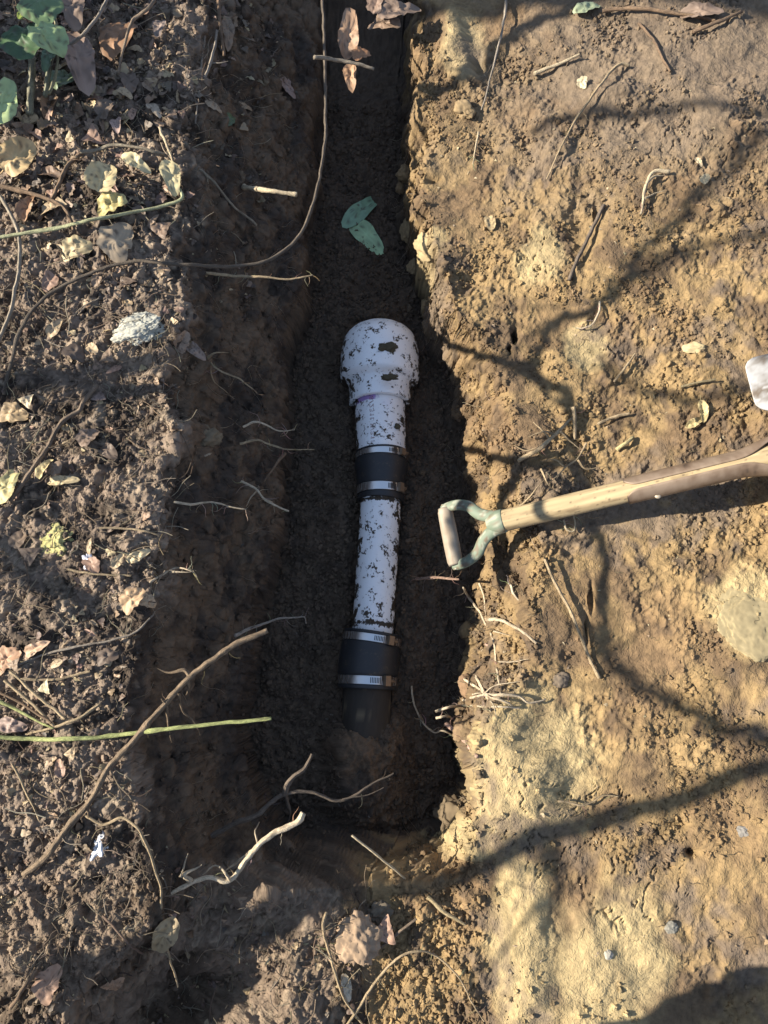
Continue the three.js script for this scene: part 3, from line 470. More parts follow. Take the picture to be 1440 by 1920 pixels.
    for (const lay of [0, 1]) for (let i = 0; i <= nu; i++) for (let j = 0; j <= nv; j++) {
      const v = (j / nv * 2 - 1) * .172, av = Math.abs(v), e = edge(av), s = mix(e, LB - .35 * Math.max(0, av - .1), (i / nu) ** 1.4);
      const neck = ss(.07, -.02, s) * ss(.06, .0, av);
      const p = loc(L0 + s, v, -.004 - .30 * s * ss(-.02, .2, s) - neck * .012 + .02 * (v / .17) ** 2 - lay * th);
      pos.push(p.x, p.y, p.z);
      const q = n3(s * 25, v * 25, 3) + .6 * n3(s * 70, v * 70, 2) + .35 * n3(s * 190, v * 190, 8), wear = ss(.03, .07, Math.hypot(Math.max(0, s), av) + .02 * q);
      cl.push(...mix3(rust(s, v), mix3(mix3([.44, .43, .41], [.16, .125, .09], clamp(.25 + 1.1 * q)), [.55, .54, .52], .7 * ss(.3, .45, n3(s * 30 + v * 12, v * 260, 12))), wear));
    }
    const row = nv + 1, lay = (nu + 1) * row;
    for (let i = 0; i < nu; i++) for (let j = 0; j < nv; j++) { const a = i * row + j, b = a + row; idx.push(a, a + 1, b, a + 1, b + 1, b, lay + a, lay + b, lay + a + 1, lay + a + 1, lay + b, lay + b + 1); }
    const rq = (a, b) => idx.push(a, lay + a, b, b, lay + a, lay + b); for (let i = 0; i < nu; i++) { rq(i * row, (i + 1) * row); rq(i * row + nv, (i + 1) * row + nv); } for (let j = 0; j < nv; j++) { rq(j, j + 1); rq(nu * row + j, nu * row + j + 1); }
    mesh('blade', geo(pos, cl, idx), vmat({ roughness: .5, metalness: .25 }), g).userData.label = 'worn grey steel blade';
  }
}
//@@STICKS

// ---------------------------------------------------------------- sticks, stems and roots that can be told apart
const S3 = 1;
stick('vine', 'long dark thin vine hanging in a curve over the trench', 'vine', [[603, -30, -.02, 1], [608, 60, -.03, 1], [611, 180, -.04, 1], [609, 270, -.03, 1], [596, 345, -.02, 1], [565, 435, -.01, 1], [515, 482, 0, 1], [440, 500, .02, 1], [340, 496, .06, 1], [250, 491, .018], [150, 520, .014], [80, 562, .012], [42, 610, .012], [20, 680, .010], [8, 740, .004]], 4, [.16, .125, .09], { end: 4.5 });
stick('root', 'pale crooked root jutting from the left wall below the vine', 'root', [[385, 512, .006], [440, 518, -.06, 1], [490, 519, -.06, 1], [540, 524, -.07, 1], [586, 516, -.075, 1]], 4.5, C.tan, { end: 2.5 });
stick('stick', 'short pale cut stick on the left wall above the vine', 'stick', [[455, 350, .004], [500, 357, -.02, 1], [557, 365, -.02, 1]], 5.5, C.pale, { end: 5.5, wob: .0006 });
stick('plant_stem', 'yellow-green stem reaching over the trench at left', 'stem', [[-20, 1380, .012], [60, 1386, .010], [130, 1386, .010], [210, 1380, .012], [300, 1368, .05, 1], [400, 1357, .045, 1], [508, 1348, .04, 1]], 5.5, [.50, .53, .20], { end: 5, wob: .0007, rough: .06 });
stick('plant_stem', 'short yellow-green stem joining the long one at the left edge', 'stem', [[-20, 1306, .010], [30, 1330, .010], [70, 1352, .011], [100, 1366, .012]], 5, [.46, .48, .19], { wob: .0006 });
stick('branch', 'long knobbly brown branch lying diagonally over the left trench edge', 'branch', [[501, 1182, .03, 1], [450, 1204, .035, 1], [400, 1236, .04, 1], [352, 1272, .04, 1], [312, 1318, .04, 1], [252, 1386, .05, 1], [205, 1440, .012], [172, 1500, .010], [130, 1548, .012], [92, 1602, .012], [45, 1640, .006]], 7, [.26, .185, .115], { end: 9, shoots: [{ p: [[356, 1268, .04, 1], [346, 1256, .04, 1], [318, 1262, .03, 1], [296, 1254, .03, 1]], r: 5 }, { p: [[352, 1274, .04, 1], [354, 1290, .03, 1], [349, 1303, .02, 1]], r: 4.5 }, { p: [[312, 1318, .04, 1], [303, 1310, .05, 1]], r: 4 }, { p: [[312, 1322, .04, 1], [316, 1350, .02, 1], [322, 1392, 0, 1]], r: 3.5 }, { p: [[336, 1300, .04, 1], [345, 1335, .01, 1], [362, 1350, 0, 1], [374, 1378, -.01, 1]], r: 3 }, { p: [[164, 1500, .01], [165, 1525, .012], [166, 1535, .012]], r: 5 }] });
stick('root', 'thick pale twisted root crossing the lower left trench edge', 'root', [[569, 1524, -.03, 1], [560, 1540, -.03, 1], [515, 1562, -.03, 1], [490, 1580, -.03, 1], [462, 1612, -.03, 1], [428, 1652, -.02, 1], [385, 1645, -.01, 1], [345, 1662, 0, 1], [300, 1692, .01, 1], [262, 1718, .01, 1], [234, 1742, .004]], 8, C.root, { end: 6, shoots: [{ p: [[360, 1652, .0, 1], [345, 1640, .01, 1], [372, 1625, 0, 1], [378, 1620, 0, 1]], r: 6 }, { p: [[338, 1645, .01, 1], [346, 1620, 0, 1], [353, 1600, 0, 1]], r: 3 }, { p: [[432, 1650, -.02, 1], [425, 1640, -.01, 1], [405, 1622, -.03, 1], [380, 1640, -.02, 1]], r: 3.5 }, { p: [[480, 1592, -.03, 1], [452, 1610, -.05, 1], [415, 1638, -.04, 1]], r: 4 }, { p: [[486, 1585, -.03, 1], [478, 1560, -.04, 1], [486, 1540, -.05, 1]], r: 2.5 }] });
stick('root', 'dark forked root stretched across the near end of the trench', 'root', [[395, 1568, .0], [440, 1545, -.1, 1], [480, 1528, -.1, 1], [520, 1495, -.1, 1], [548, 1485, -.1, 1], [590, 1487, -.11, 1], [630, 1501, -.12, 1], [665, 1492, -.13, 1], [700, 1468, -.14, 1], [738, 1450, -.15, 1]], 7, [.17, .13, .095], { end: 3, shoots: [{ p: [[532, 1490, -.1, 1], [545, 1462, -.09, 1], [572, 1440, -.09, 1], [586, 1414, -.09, 1]], r: 6, e: 3 }, { p: [[640, 1500, -.12, 1], [690, 1490, -.13, 1], [720, 1475, -.14, 1]], r: 2 }, { p: [[535, 1490, -.1, 1], [545, 1525, -.14, 1], [540, 1550, -.16, 1]], r: 4 }] });
stick('stick', 'thin bowed stick running down the lower left bank', 'stick', [[160, 1530, .006], [195, 1545, .008], [230, 1532, .012], [256, 1553, .02], [283, 1606, .03], [300, 1660, .03, 1], [304, 1720, .02, 1], [315, 1790, 0, 1], [334, 1850, -.03, 1]], 4, C.tan, { end: 2.5 });
stick('root', 'arched pale root at the bottom of the picture', 'root', [[650, 1925, .004], [690, 1862, .016], [730, 1810, .03], [776, 1783, .035], [820, 1795, .03], [860, 1832, .016], [885, 1880, .008], [908, 1915, .003]], 4, C.tan, { end: 2.5 });
stick('root', 'wavy pale root left of the arched root at the bottom', 'root', [[612, 1712, .006], [606, 1735, .008], [616, 1780, .010], [630, 1830, .010], [650, 1880, .009], [682, 1922, .004]], 4, C.tan, { end: 4 });
stick('stick', 'thin straight pale stick leaning at the near end of the trench', 'stick', [[660, 1566, -.06, 1], [700, 1598, -.07, 1], [760, 1648, .003]], 3.2, C.pale, { end: 2.8, wob: .0004 });
stick('stick', 'short thick pale stick on the bank below the trench end', 'stick', [[802, 1682, .004], [832, 1710, .012], [874, 1734, .008]], 6, [.40, .31, .17], { end: 4 });
stick('twig', 'stiff short twig standing beside the brown stone at the bottom', 'twig', [[714, 1776, .004], [745, 1752, .016], [780, 1722, .03]], 4, [.30, .22, .15], { end: 3 });
stick('root', 'long thin straight root down the upper right bank', 'root', [[952, -20, .01], [943, 50, .014], [927, 118, .012], [903, 206, .008]], 4, C.grey, { end: 2.5 });
stick('root', 'short pale root continuing down the upper right bank', 'root', [[897, 248, .006], [886, 308, .005]], 3, C.pale, { end: 2 });
stick('root', 'long curved pale root with a hooked top on the upper right ground', 'root', [[1180, 124, .004], [1166, 119, .012], [1150, 130, .014], [1126, 158, .014], [1094, 202, .014], [1070, 242, .012], [1050, 280, .010], [1025, 336, .006]], 4, C.tan, { end: 2.5 });
stick('stick', 'dark stub of a stick in a crack on the right ground', 'stick', [[1133, 384, .004], [1115, 420, .008], [1088, 476, .008], [1066, 526, .004]], 5, [.17, .13, .095], { end: 5 });
stick('root', 'pale hooked root with side rootlets on the right ground', 'root', [[1256, 322, .006], [1226, 322, .012], [1214, 338, .012], [1207, 366, .010], [1201, 402, .005]], 5, C.pale, { end: 4, shoots: [{ p: [[1212, 345, .01], [1226, 332, .01], [1250, 328, .005]], r: 3.5 }, { p: [[1207, 372, .01], [1230, 362, .008], [1245, 358, .004]], r: 3 }] });
stick('stick', 'short pale stick on the upper right ground below the shade', 'stick', [[1000, 138, .006], [1040, 124, .008], [1086, 102, .007]], 5, C.pale, { end: 3 });
stick('twig', 'dark curved twig along the top right edge', 'twig', [[1130, 20, .006], [1160, 16, .01], [1213, 17, .01], [1273, 26, .008], [1340, 38, .006]], 5, C.brown, { end: 4 });
stick('twig', 'dark short twig under the brown leaf at the top right', 'twig', [[1300, 60, .006], [1345, 42, .009], [1392, 22, .006]], 5, C.brown, { end: 4 });
stick('twig', 'brown thin twig on the crumbly ground at the upper right', 'twig', [[1197, 44, .006], [1222, 70, .009], [1240, 105, .009], [1257, 134, .005]], 3.5, C.brown, { end: 3 });
stick('root', 'thick pale root slanting above the shovel shaft', 'root', [[972, 864, .006], [1013, 838, .02], [1040, 816, .02], [1072, 784, .008]], 6, C.tan, { end: 5, shoots: [{ p: [[1030, 824, .02], [1016, 806, .018], [1000, 792, .008]], r: 2.5 }, { p: [[1040, 816, .02], [1022, 808, .02], [990, 820, .008]], r: 2.2 }, { p: [[1050, 808, .02], [1066, 825, .014], [1090, 845, .005]], r: 2.5 }, { p: [[1010, 840, .015], [985, 845, .015], [965, 835, .006]], r: 2.2 }] });
stick('root', 'stubby upright brown root beside the thick pale root', 'root', [[1076, 764, .012], [1078, 795, .014], [1077, 824, .004]], 6.5, C.tan, { end: 6 });
stick('root', 'thin forked roots above the shovel shaft ferrule', 'root', [[1100, 832, .006], [1082, 860, .01], [1060, 875, .012], [1045, 892, .008], [1030, 905, .004]], 3, C.tan, { shoots: [{ p: [[1084, 862, .01], [1098, 878, .008], [1134, 874, .004]], r: 2.5 }, { p: [[1060, 876, .01], [1040, 862, .01], [1015, 865, .005]], r: 2.2 }, { p: [[1050, 888, .01], [1058, 908, .006]], r: 2 }, { p: [[1014, 880, .008], [1028, 908, .014], [1044, 925, .008]], r: 2.8 }, { p: [[975, 948, .01], [1000, 925, .016], [1022, 900, .01]], r: 3 }] });
stick('root', 'curled loop of root under the shovel shaft', 'root', [[1056, 975, .008], [1062, 992, .010], [1074, 996, .010], [1078, 978, .010], [1074, 966, .006]], 3, C.pale, { end: 2.5 });
stick('twig', 'long thin tan twig on the ground below the shovel', 'twig', [[1021, 1048, .006], [1040, 1092, .009], [1066, 1140, .009], [1087, 1188, .009], [1104, 1232, .009], [1124, 1272, .004]], 4, C.tan, { end: 4.5, wob: .0006 });
stick('root', 'long branching root hanging down the right trench wall', 'root', [[869, 1102, -.26, 1], [880, 1122, .016], [896, 1142, .010], [912, 1172, .008], [927, 1206, .008], [930, 1240, .007], [935, 1275, .007], [939, 1302, .004]], 3, C.root, { end: 3.5, shoots: [{ p: [[899, 1094, .010], [908, 1118, .008], [910, 1145, .007], [912, 1168, .007]], r: 2.8 }, { p: [[913, 1161, .008], [936, 1162, .01], [958, 1172, .01], [985, 1188, .008], [1006, 1206, .004]], r: 4, e: 2 }, { p: [[926, 1184, .006], [945, 1189, .008], [958, 1192, .005]], r: 2.2 }, { p: [[912, 1208, .006], [930, 1213, .008], [956, 1221, .006]], r: 3.2, c: C.pink }, { p: [[930, 1242, .006], [955, 1240, .006], [992, 1236, .005]], r: 2.5 }] });
stick('root', 'short pale root standing from the right bank near the long branching root', 'root', [[957, 1096, .006], [964, 1114, .012], [977, 1130, .006]], 4, C.root, { end: 2.5 });
stick('root', 'bushy bundle of pale roots on the right trench wall', 'root', [[870, 1271, .012], [890, 1286, .012], [906, 1298, .010], [916, 1312, .008], [920, 1335, .004]], 4.5, C.root, { shoots: [{ p: [[889, 1264, .01], [898, 1280, .012], [908, 1298, .01]], r: 3.5, e: 3 }, { p: [[866, 1314, .01], [890, 1308, .012], [908, 1302, .01]], r: 3, e: 2.5 }, { p: [[881, 1305, .008], [895, 1300, .012], [910, 1302, .01]], r: 2.6 }, { p: [[910, 1304, .012], [940, 1302, .012], [972, 1306, .01], [990, 1318, .006], [1022, 1312, .004]], r: 3.4, e: 1.8 }, { p: [[912, 1308, .012], [935, 1312, .012], [952, 1318, .008], [964, 1328, .004]], r: 3, e: 1.6 }, { p: [[908, 1302, .012], [920, 1290, .014], [950, 1282, .012], [985, 1276, .005]], r: 2 }, { p: [[914, 1310, .01], [926, 1325, .01], [930, 1345, .006]], r: 2.4 }, { p: [[910, 1300, .01], [925, 1308, .018], [945, 1305, .016]], r: 2.8 }] });
stick('root', 'long pale horizontal root poking out below the bushy roots', 'root', [[817, 1333, -.24, 1], [838, 1327, -.22, 1], [864, 1323, .012], [905, 1325, .010], [940, 1326, .008], [974, 1328, .004]], 3.6, C.root, { end: 3 });
stick('root', 'short pale root poking out under the long horizontal one', 'root', [[817, 1345, -.26, 1], [832, 1342, -.25, 1], [850, 1347, .012], [866, 1344, .004]], 3.4, C.root, { end: 2.5 });
stick('root', 'thick pinkish root stub on the right wall near the trench end', 'root', [[836, 1357, -.26, 1], [852, 1370, -.25, 1], [868, 1386, .012], [882, 1402, .009], [894, 1419, .004]], 6, C.pink, { end: 6 });
stick('root', 'fine kinked root drooping into the trench floor at right', 'root', [[772, 1286, .010], [776, 1318, .012], [785, 1340, .014], [792, 1354, -.3, 1], [806, 1368, -.29, 1], [818, 1374, -.28, 1], [828, 1370, -.27, 1], [858, 1384, .008]], 2.4, C.root, { end: 2.6 });
stick('root', 'small pink cut root beside the shovel grip', 'root', [[780, 1086, -.285, 1], [800, 1084, -.26, 1], [823, 1083, -.23, 1], [861, 1086, -.19, 1]], 3.6, [.42, .27, .19], { end: 4, wob: .0005 });
stick('root', 'white-tipped root reaching right from the left wall', 'root', [[326, 941, .010], [360, 945, .0, 1], [400, 942, -.02, 1], [435, 951, -.03, 1], [462, 956, -.04, 1]], 3.6, C.root, { end: 2.2 });
stick('root', 'bright kinked root tip on the left wall beside the upper coupling', 'root', [[452, 902, -.08, 1], [480, 917, -.08, 1], [500, 938, -.08, 1], [542, 959, -.09, 1]], 3.2, C.root, { end: 3, shoots: [{ p: [[482, 918, -.08, 1], [470, 932, -.09, 1], [462, 950, -.1, 1]], r: 2 }, { p: [[500, 937, -.08, 1], [512, 945, -.1, 1], [515, 960, -.12, 1]], r: 2 }] });
stick('root', 'upper pale root of the pair on the left wall beside the printed pipe', 'root', [[455, 800, -.07, 1], [480, 790, -.08, 1], [500, 797, -.09, 1], [523, 808, -.1, 1], [552, 806, -.11, 1]], 3.4, C.root, { end: 1.6 });
stick('root', 'lower longer root of the pair on the left wall beside the printed pipe', 'root', [[450, 832, -.07, 1], [480, 826, -.08, 1], [507, 834, -.09, 1], [540, 842, -.1, 1], [588, 843, -.11, 1]], 3.4, C.tan, { end: 1.6 });
stick('root', 'stubby brown root on the left wall beside the upper coupling', 'root', [[533, 850, -.14, 1], [520, 866, -.13, 1], [512, 880, -.13, 1], [496, 903, -.12, 1]], 4.5, C.brown, { end: 2.5 });
stick('root', 'long thin crooked root on the left wall level with the cap', 'root', [[384, 660, .008], [392, 676, .01], [412, 694, -.03, 1], [446, 710, -.04, 1], [482, 736, -.06, 1]], 2.8, C.tan, { end: 2, shoots: [{ p: [[388, 672, .01], [405, 662, -.01, 1], [430, 661, -.02, 1]], r: 3.4 }, { p: [[394, 680, .01], [400, 712, -.06, 1], [425, 735, -.1, 1], [440, 748, -.12, 1]], r: 1.8 }] });
stick('root', 'dark root with a curled tip beside the lower coupling', 'root', [[440, 1192, -.05, 1], [480, 1174, -.08, 1], [530, 1160, -.1, 1], [558, 1158, -.11, 1], [570, 1156, -.11, 1], [574, 1168, -.12, 1]], 4.5, C.grey, { end: 2.2 });
stick('root', 'pale twig with a drooping tip at the left rim', 'root', [[280, 1092, .006], [305, 1078, .02], [327, 1066, .03], [356, 1068, .02, 1], [366, 1076, .01, 1], [371, 1086, 0, 1]], 3.2, C.root, { end: 2, shoots: [{ p: [[318, 1072, .025], [340, 1072, .02, 1], [360, 1071, .02, 1]], r: 2.6 }] });
stick('stick', 'brown branching stick on the left ground below the lichen lump', 'stick', [[182, 722, .008], [154, 757, .010], [150, 768, .012], [127, 782, .010], [107, 804, .010], [88, 842, .010], [66, 872, .010], [40, 910, .008], [18, 940, .006]], 6, [.24, .175, .12], { end: 6 });
stick('stick', 'pale stick running down the left edge above the grey stick', 'stick', [[-4, 362, .012], [18, 396, .014], [33, 433, .014], [38, 480, .014], [28, 545, .012], [17, 592, .012], [-4, 642, .008]], 5, [.40, .33, .24], { end: 5 });
stick('plant_stem', 'thick pale upright ivy stem at the top left', 'stem', [[58, 80, .10, 1], [59, 120, .09, 1], [58, 170, .07, 1], [55, 215, .012]], 9, [.30, .28, .19], { end: 9 });
stick('plant_stem', 'slimmer pale ivy stem right of the thick one', 'stem', [[91, 95, .10, 1], [90, 140, .08, 1], [86, 180, .03]], 7, [.30, .30, .20], { end: 6 });
stick('plant_stem', 'bowed yellowish stem at the top left', 'stem', [[93, 0, .12, 1], [104, 40, .11, 1], [108, 80, .10, 1], [104, 140, .09, 1], [92, 176, .05]], 4, [.42, .38, .22], { end: 4 });
stick('twig', 'grey twig slanting across the pointed brown leaf at top left', 'twig', [[206, -10, .10, 1], [185, 30, .10, 1], [160, 62, .10, 1], [124, 90, .09, 1]], 4.5, C.grey, { end: 4 });
stick('twig', 'brown crooked twig over the large orange-brown leaf', 'twig', [[290, 0, .09, 1], [276, 18, .09, 1], [252, 34, .085, 1], [240, 62, .08, 1], [228, 105, .06, 1], [222, 138, .02]], 4.5, [.34, .25, .17], { end: 3 });
stick('twig', 'long thin upright twig on the dark bank at the top', 'twig', [[391, -10, .02, 1], [385, 60, .01, 1], [375, 150, 0, 1], [370, 195, .01], [367, 232, .004]], 4, C.grey, { end: 2, shoots: [{ p: [[374, 163, .0, 1], [392, 127, .01, 1], [402, 90, .02, 1], [407, 57, .02, 1]], r: 3, e: 2.5 }, { p: [[397, 118, .01, 1], [415, 118, .01, 1], [428, 115, .01, 1]], r: 2 }] });
stick('twig', 'thicker brown twig end beside the long upright twig', 'twig', [[408, -10, .03, 1], [413, 40, .02, 1], [420, 105, -.0, 1]], 5, C.brown, { end: 4 });
stick('stick', 'dark bent stick under the leaves at the left edge', 'stick', [[-10, 348, .010], [67, 366, .012], [117, 388, .012], [134, 418, .010], [142, 440, .006]], 5.5, C.brown, { end: 5 });
stick('stick', 'dark slanting stick left of the large tan heart leaf', 'stick', [[154, 286, .010], [127, 310, .012], [112, 345, .012], [98, 374, .012], [72, 412, .008]], 5, C.brown, { end: 5 });
stick('plant_stem', 'long pale green leaf stalk curving across the left litter', 'stem', [[338, 355, .012], [342, 372, .014], [300, 388, .02], [233, 401, .022], [167, 413, .022], [110, 427, .02], [43, 438, .018], [-10, 446, .014]], 4, [.50, .50, .28], { end: 4.5, wob: .0006 });
stick('stick', 'long grey stick bridging from the litter down the left wall', 'stick', [[150, 285, .012], [185, 280, .016], [213, 273, .018], [287, 283, .018], [333, 300, .02, 1], [387, 327, .0, 1], [433, 380, -.05, 1], [480, 422, -.1, 1]], 4.5, [.36, .30, .21], { end: 2.5, shoots: [{ p: [[387, 327, .0, 1], [392, 360, -.03, 1], [405, 384, -.05, 1], [428, 382, -.06, 1]], r: 2.6 }] });
stick('twig', 'straight pale twig crossing the long grey stick', 'twig', [[299, 238, .012], [314, 275, .02], [331, 318, .012]], 3.5, C.pale, { end: 3 });
stick('stick', 'first of the parallel dead stalks at the lower left edge', 'stick', [[8, 1276, .010], [50, 1310, .012], [102, 1362, .008]], 4.5, C.tan, { end: 4 });
stick('stick', 'uppermost of the parallel dead stalks at the lower left edge', 'stick', [[20, 1258, .010], [62, 1296, .012], [122, 1348, .008]], 4, C.tan, { end: 4 });
stick('stick', 'dark dead stalk lowest among the parallel ones at lower left', 'stick', [[0, 1300, .008], [40, 1318, .010], [95, 1356, .008]], 3.6, C.brown, { end: 3 });
stick('stick', 'thin brown stick ending in a point above the green stem', 'stick', [[188, 1320, .008], [148, 1346, .010], [102, 1363, .010], [48, 1378, .006]], 4.5, C.tan, { end: 3 });
stick('twig', 'straight tan twig above the dead stalks at lower left', 'twig', [[36, 1275, .010], [100, 1273, .010], [168, 1258, .008]], 3.5, C.tan, { end: 3 });
stick('twig', 'long thin twig lying across the left ground to the rim', 'twig', [[18, 1254, .008], [75, 1230, .009], [133, 1213, .009], [200, 1202, .009], [253, 1187, .010], [275, 1165, .012], [290, 1148, .012]], 3, C.grey, { end: 2.5 });
stick('twig', 'paired thin twigs on the ground above the white scrap', 'twig', [[24, 1432, .008], [38, 1462, .009], [52, 1490, .009], [74, 1538, .006]], 3.5, C.tan, { end: 3 });
stick('twig', 'straight thin twig above the broken tan leaf', 'twig', [[186, 990, .008], [230, 991, .009], [272, 996, .009], [298, 1004, .006]], 3, C.tan, { end: 2.5 });
stick('twig', 'thin twig running left from the broken tan leaf', 'twig', [[126, 1068, .008], [180, 1076, .009], [246, 1080, .008]], 3, C.tan, { end: 2.5 });
stick('stick', 'thin stick supporting the dead leaf cluster over the far trench', 'stick', [[588, 107, .004, 1], [640, 113, -.02, 1], [675, 121, -.03, 1], [701, 129, -.04, 1]], 5, [.42, .34, .24], { end: 4 });
stick('stick', 'dark broken stick at the lower left corner', 'stick', [[20, 1890, .008], [45, 1850, .014], [70, 1818, .012]], 5, C.brown, { end: 5 });
stick('twig', 'thin reddish twig running down from the pale root stub', 'twig', [[192, 1718, .008], [215, 1742, .012], [245, 1772, .014], [268, 1788, .006]], 3.4, [.24, .16, .11], { end: 2.5 });
stick('root', 'wavy pale rootlet on the smooth bank below the shovel', 'root', [[1048, 1503, .004], [1068, 1505, .007], [1088, 1510, .008], [1110, 1502, .008], [1130, 1492, .007], [1160, 1494, .003]], 2.8, C.tan, { end: 2.2 });
stick('root', 'small pale wiry root on the ground right of the cap', 'root', [[1125, 565, .006], [1122, 585, .012], [1108, 608, .012], [1090, 616, .008], [1080, 615, .004]], 3.2, C.root, { end: 2 });
stick('twig', 'short twig with frayed grass end near the shovel blade', 'twig', [[1278, 726, .006], [1305, 718, .009], [1342, 711, .007]], 3, [.34, .27, .15], { end: 3 });
stick('twig', 'thin pale twig on the bank between shovel and cap', 'twig', [[1120, 795, .006], [1145, 784, .009], [1180, 776, .005]], 3.6, C.tan, { end: 4 });
stick('twig', 'slender tan twig slanting on the ground above the shovel', 'twig', [[1152, 716, .006], [1168, 696, .009], [1190, 662, .006]], 3, C.tan, { end: 2.4 });
stick('wood_chip', 'pale flat wood chip on the ground above the shovel straps', 'wood chip', [[1156, 843, .004], [1172, 832, .008], [1187, 821, .005]], 5.5, [.55, .45, .22], { end: 5 });

// ---------------------------------------------------------------- leaves that can be told apart
const G1 = [.05, .095, .035], G2 = [.16, .25, .12], G3 = [.26, .34, .15], T1 = [.46, .34, .18], T2 = [.36, .25, .14], BR = [.22, .125, .07], PK = [.26, .18, .135], YL = [.45, .37, .15];
leaf('ivy_leaf', 'large dark green ivy leaf at the top left', 'ivy', 44, 68, 112, 175, G1, { level: .16, mat: M.green, fold: .12, curl: .15, pitch: 10, roll: 0 });
leaf('ivy_leaf', 'sunlit pale green ivy leaf beside the large dark one', 'ivy', 84, 66, 98, 130, G3, { level: .19, mat: M.green, fold: .3, pitch: -15, roll: 20 });
leaf('ivy_leaf', 'blue-green ivy leaf cut off by the top edge', 'ivy', 74, 4, 100, 160, [.12, .18, .08], { level: .19, mat: M.green, fold: .15 });
leaf('ivy_leaf', 'small yellow-green leaf above the dark ivy leaf', 'ovate', 43, 24, 34, 20, [.22, .27, .05], { level: .14, mat: M.green });
leaf('ivy_leaf', 'bright pale green leaf at the left edge', 'ovate', 3, 188, 110, 5, [.36, .44, .20], { level: .14, mat: M.green, roll: -25 });
leaf('ivy_leaf', 'grey-green leaf low among the stems at top left', 'ivy', 120, 142, 72, 200, [.17, .22, .12], { level: .06, mat: M.green });
leaf('ivy_leaf', 'dull green leaf standing in the stems at top left', 'ovate', 92, 105, 60, 190, [.12, .18, .10], { level: .10, mat: M.green });
leaf('dead_leaf', 'large orange-brown dead leaf at the top left', 'heart', 222, 58, 108, 190, [.24, .13, .065], { level: .05, fold: .2, curl: .5, pitch: 14, roll: -8 });
leaf('dead_leaf', 'long pointed brown leaf hanging beside the ivy', 'lance', 146, 108, 132, 160, PK, { level: .08, fold: .4, roll: 15, width: 1.5 });
leaf('dead_leaf', 'dull brown pointed leaf cut off by the top edge', 'lance', 136, 10, 100, 170, [.20, .14, .10], { level: .10, fold: .3, width: 1.5 });
leaf('dead_leaf', 'small curled reddish leaf below the ivy stems', 'ovate', 93, 200, 56, 185, [.30, .17, .09], { level: .05, fold: .8 });
leaf('dead_leaf', 'large sunlit tan leaf at the left edge', 'heart', 24, 298, 92, 40, [.50, .35, .17], { lift: .03, fold: .35, curl: .3, roll: -15, stalk: .5 });
leaf('dead_leaf', 'large folded tan heart-shaped leaf in the left litter', 'heart', 189, 338, 88, 5, [.48, .38, .20], { lift: .03, fold: .5, roll: -12, vein: .3 });
leaf('dead_leaf', 'crumpled yellowish leaf under the tan heart leaf', 'broken', 206, 382, 66, 70, YL, { lift: .016, fold: .4, wave: .2 });
leaf('dead_leaf', 'spotted tan oval leaf on a green stalk', 'ovate', 320, 327, 74, 165, [.44, .37, .20], { lift: .03, fold: .25, roll: 18 });
leaf('dead_leaf', 'narrow pale leaf left of the spotted oval leaf', 'lance', 254, 304, 62, 120, [.50, .42, .23], { lift: .026, fold: .4, width: 1.4 });
leaf('dead_leaf', 'broad flat greyish-tan leaf in the middle of the left litter', 'broken', 218, 452, 96, 20, [.34, .26, .17], { lift: .012, fold: .05, wave: .08, curl: .1 });
leaf('dead_leaf', 'torn pale leaf left of the broad greyish one', 'broken', 140, 465, 66, 80, [.42, .33, .18], { lift: .014, fold: .2, wave: .15 });
leaf('dead_leaf', 'dark curled leaf under the tan leaf at left', 'ovate', 90, 325, 58, 110, [.15, .095, .06], { lift: .014, fold: .5 });
leaf('dead_leaf', 'rolled reddish leaf between the crossing sticks at left', 'ovate', 52, 390, 60, 10, [.26, .15, .08], { lift: .016, fold: .9 });
leaf('dead_leaf', 'brown leaf at the rim right of the broad greyish leaf', 'tri', 302, 430, 50, 40, [.20, .135, .09], { lift: .014 });
leaf('dead_leaf', 'shaded pinkish-brown triangular leaf on the far left wall', 'tri', 538, 160, 56, 5, [.27, .19, .15], { lift: .010 });
leaf('dead_leaf', 'upright pointed leaf of the dead cluster over the far trench', 'lance', 653, 62, 96, 5, [.32, .20, .12], { level: -.03, fold: .5, width: 1.3 });
leaf('dead_leaf', 'orange-brown leaf of the dead cluster over the far trench', 'broken', 676, 102, 46, 60, [.30, .15, .07], { level: -.03, fold: .3 });
leaf('dead_leaf', 'hanging leaf below the stick in the far trench', 'lance', 657, 142, 56, 175, [.34, .20, .11], { level: -.05, fold: .5, width: 1.5 });
leaf('dead_leaf', 'big dull leaf of the heap at the top of the trench', 'ovate', 745, 18, 88, 70, [.20, .14, .10], { level: -.06, fold: .3, wave: .15 });
leaf('dead_leaf', 'smaller dull leaf below the heap at the top of the trench', 'broken', 720, 42, 66, 110, [.22, .15, .10], { level: -.08, fold: .3 });
leaf('dead_leaf', 'curled brown leaf in shade at the top centre', 'broken', 705, 8, 50, 20, [.18, .12, .085], { level: -.06, fold: .4 });
leaf('green_leaf', 'long blue-green leaf on the trench floor', 'lance', 678, 393, 108, 42, [.19, .31, .19], { rag: .02, wave: .05, lift: .012, mat: M.green, fold: .15, roll: -10, along: .2 });
leaf('green_leaf', 'speckled light green oval leaf on the trench floor', 'lance', 686, 439, 98, 142, [.32, .47, .25], { rag: .02, wave: .05, lift: .012, mat: M.green, fold: .1, width: 1.35, along: .2 });
leaf('green_leaf', 'small dark green leaf in shade on the upper left bank', 'ovate', 428, 222, 54, 30, [.07, .10, .04], { lift: .012, mat: M.green });
leaf('dead_leaf', 'small shaded brown leaf right of the dark green leaf', 'ovate', 460, 200, 34, 80, [.28, .19, .11], { lift: .010 });
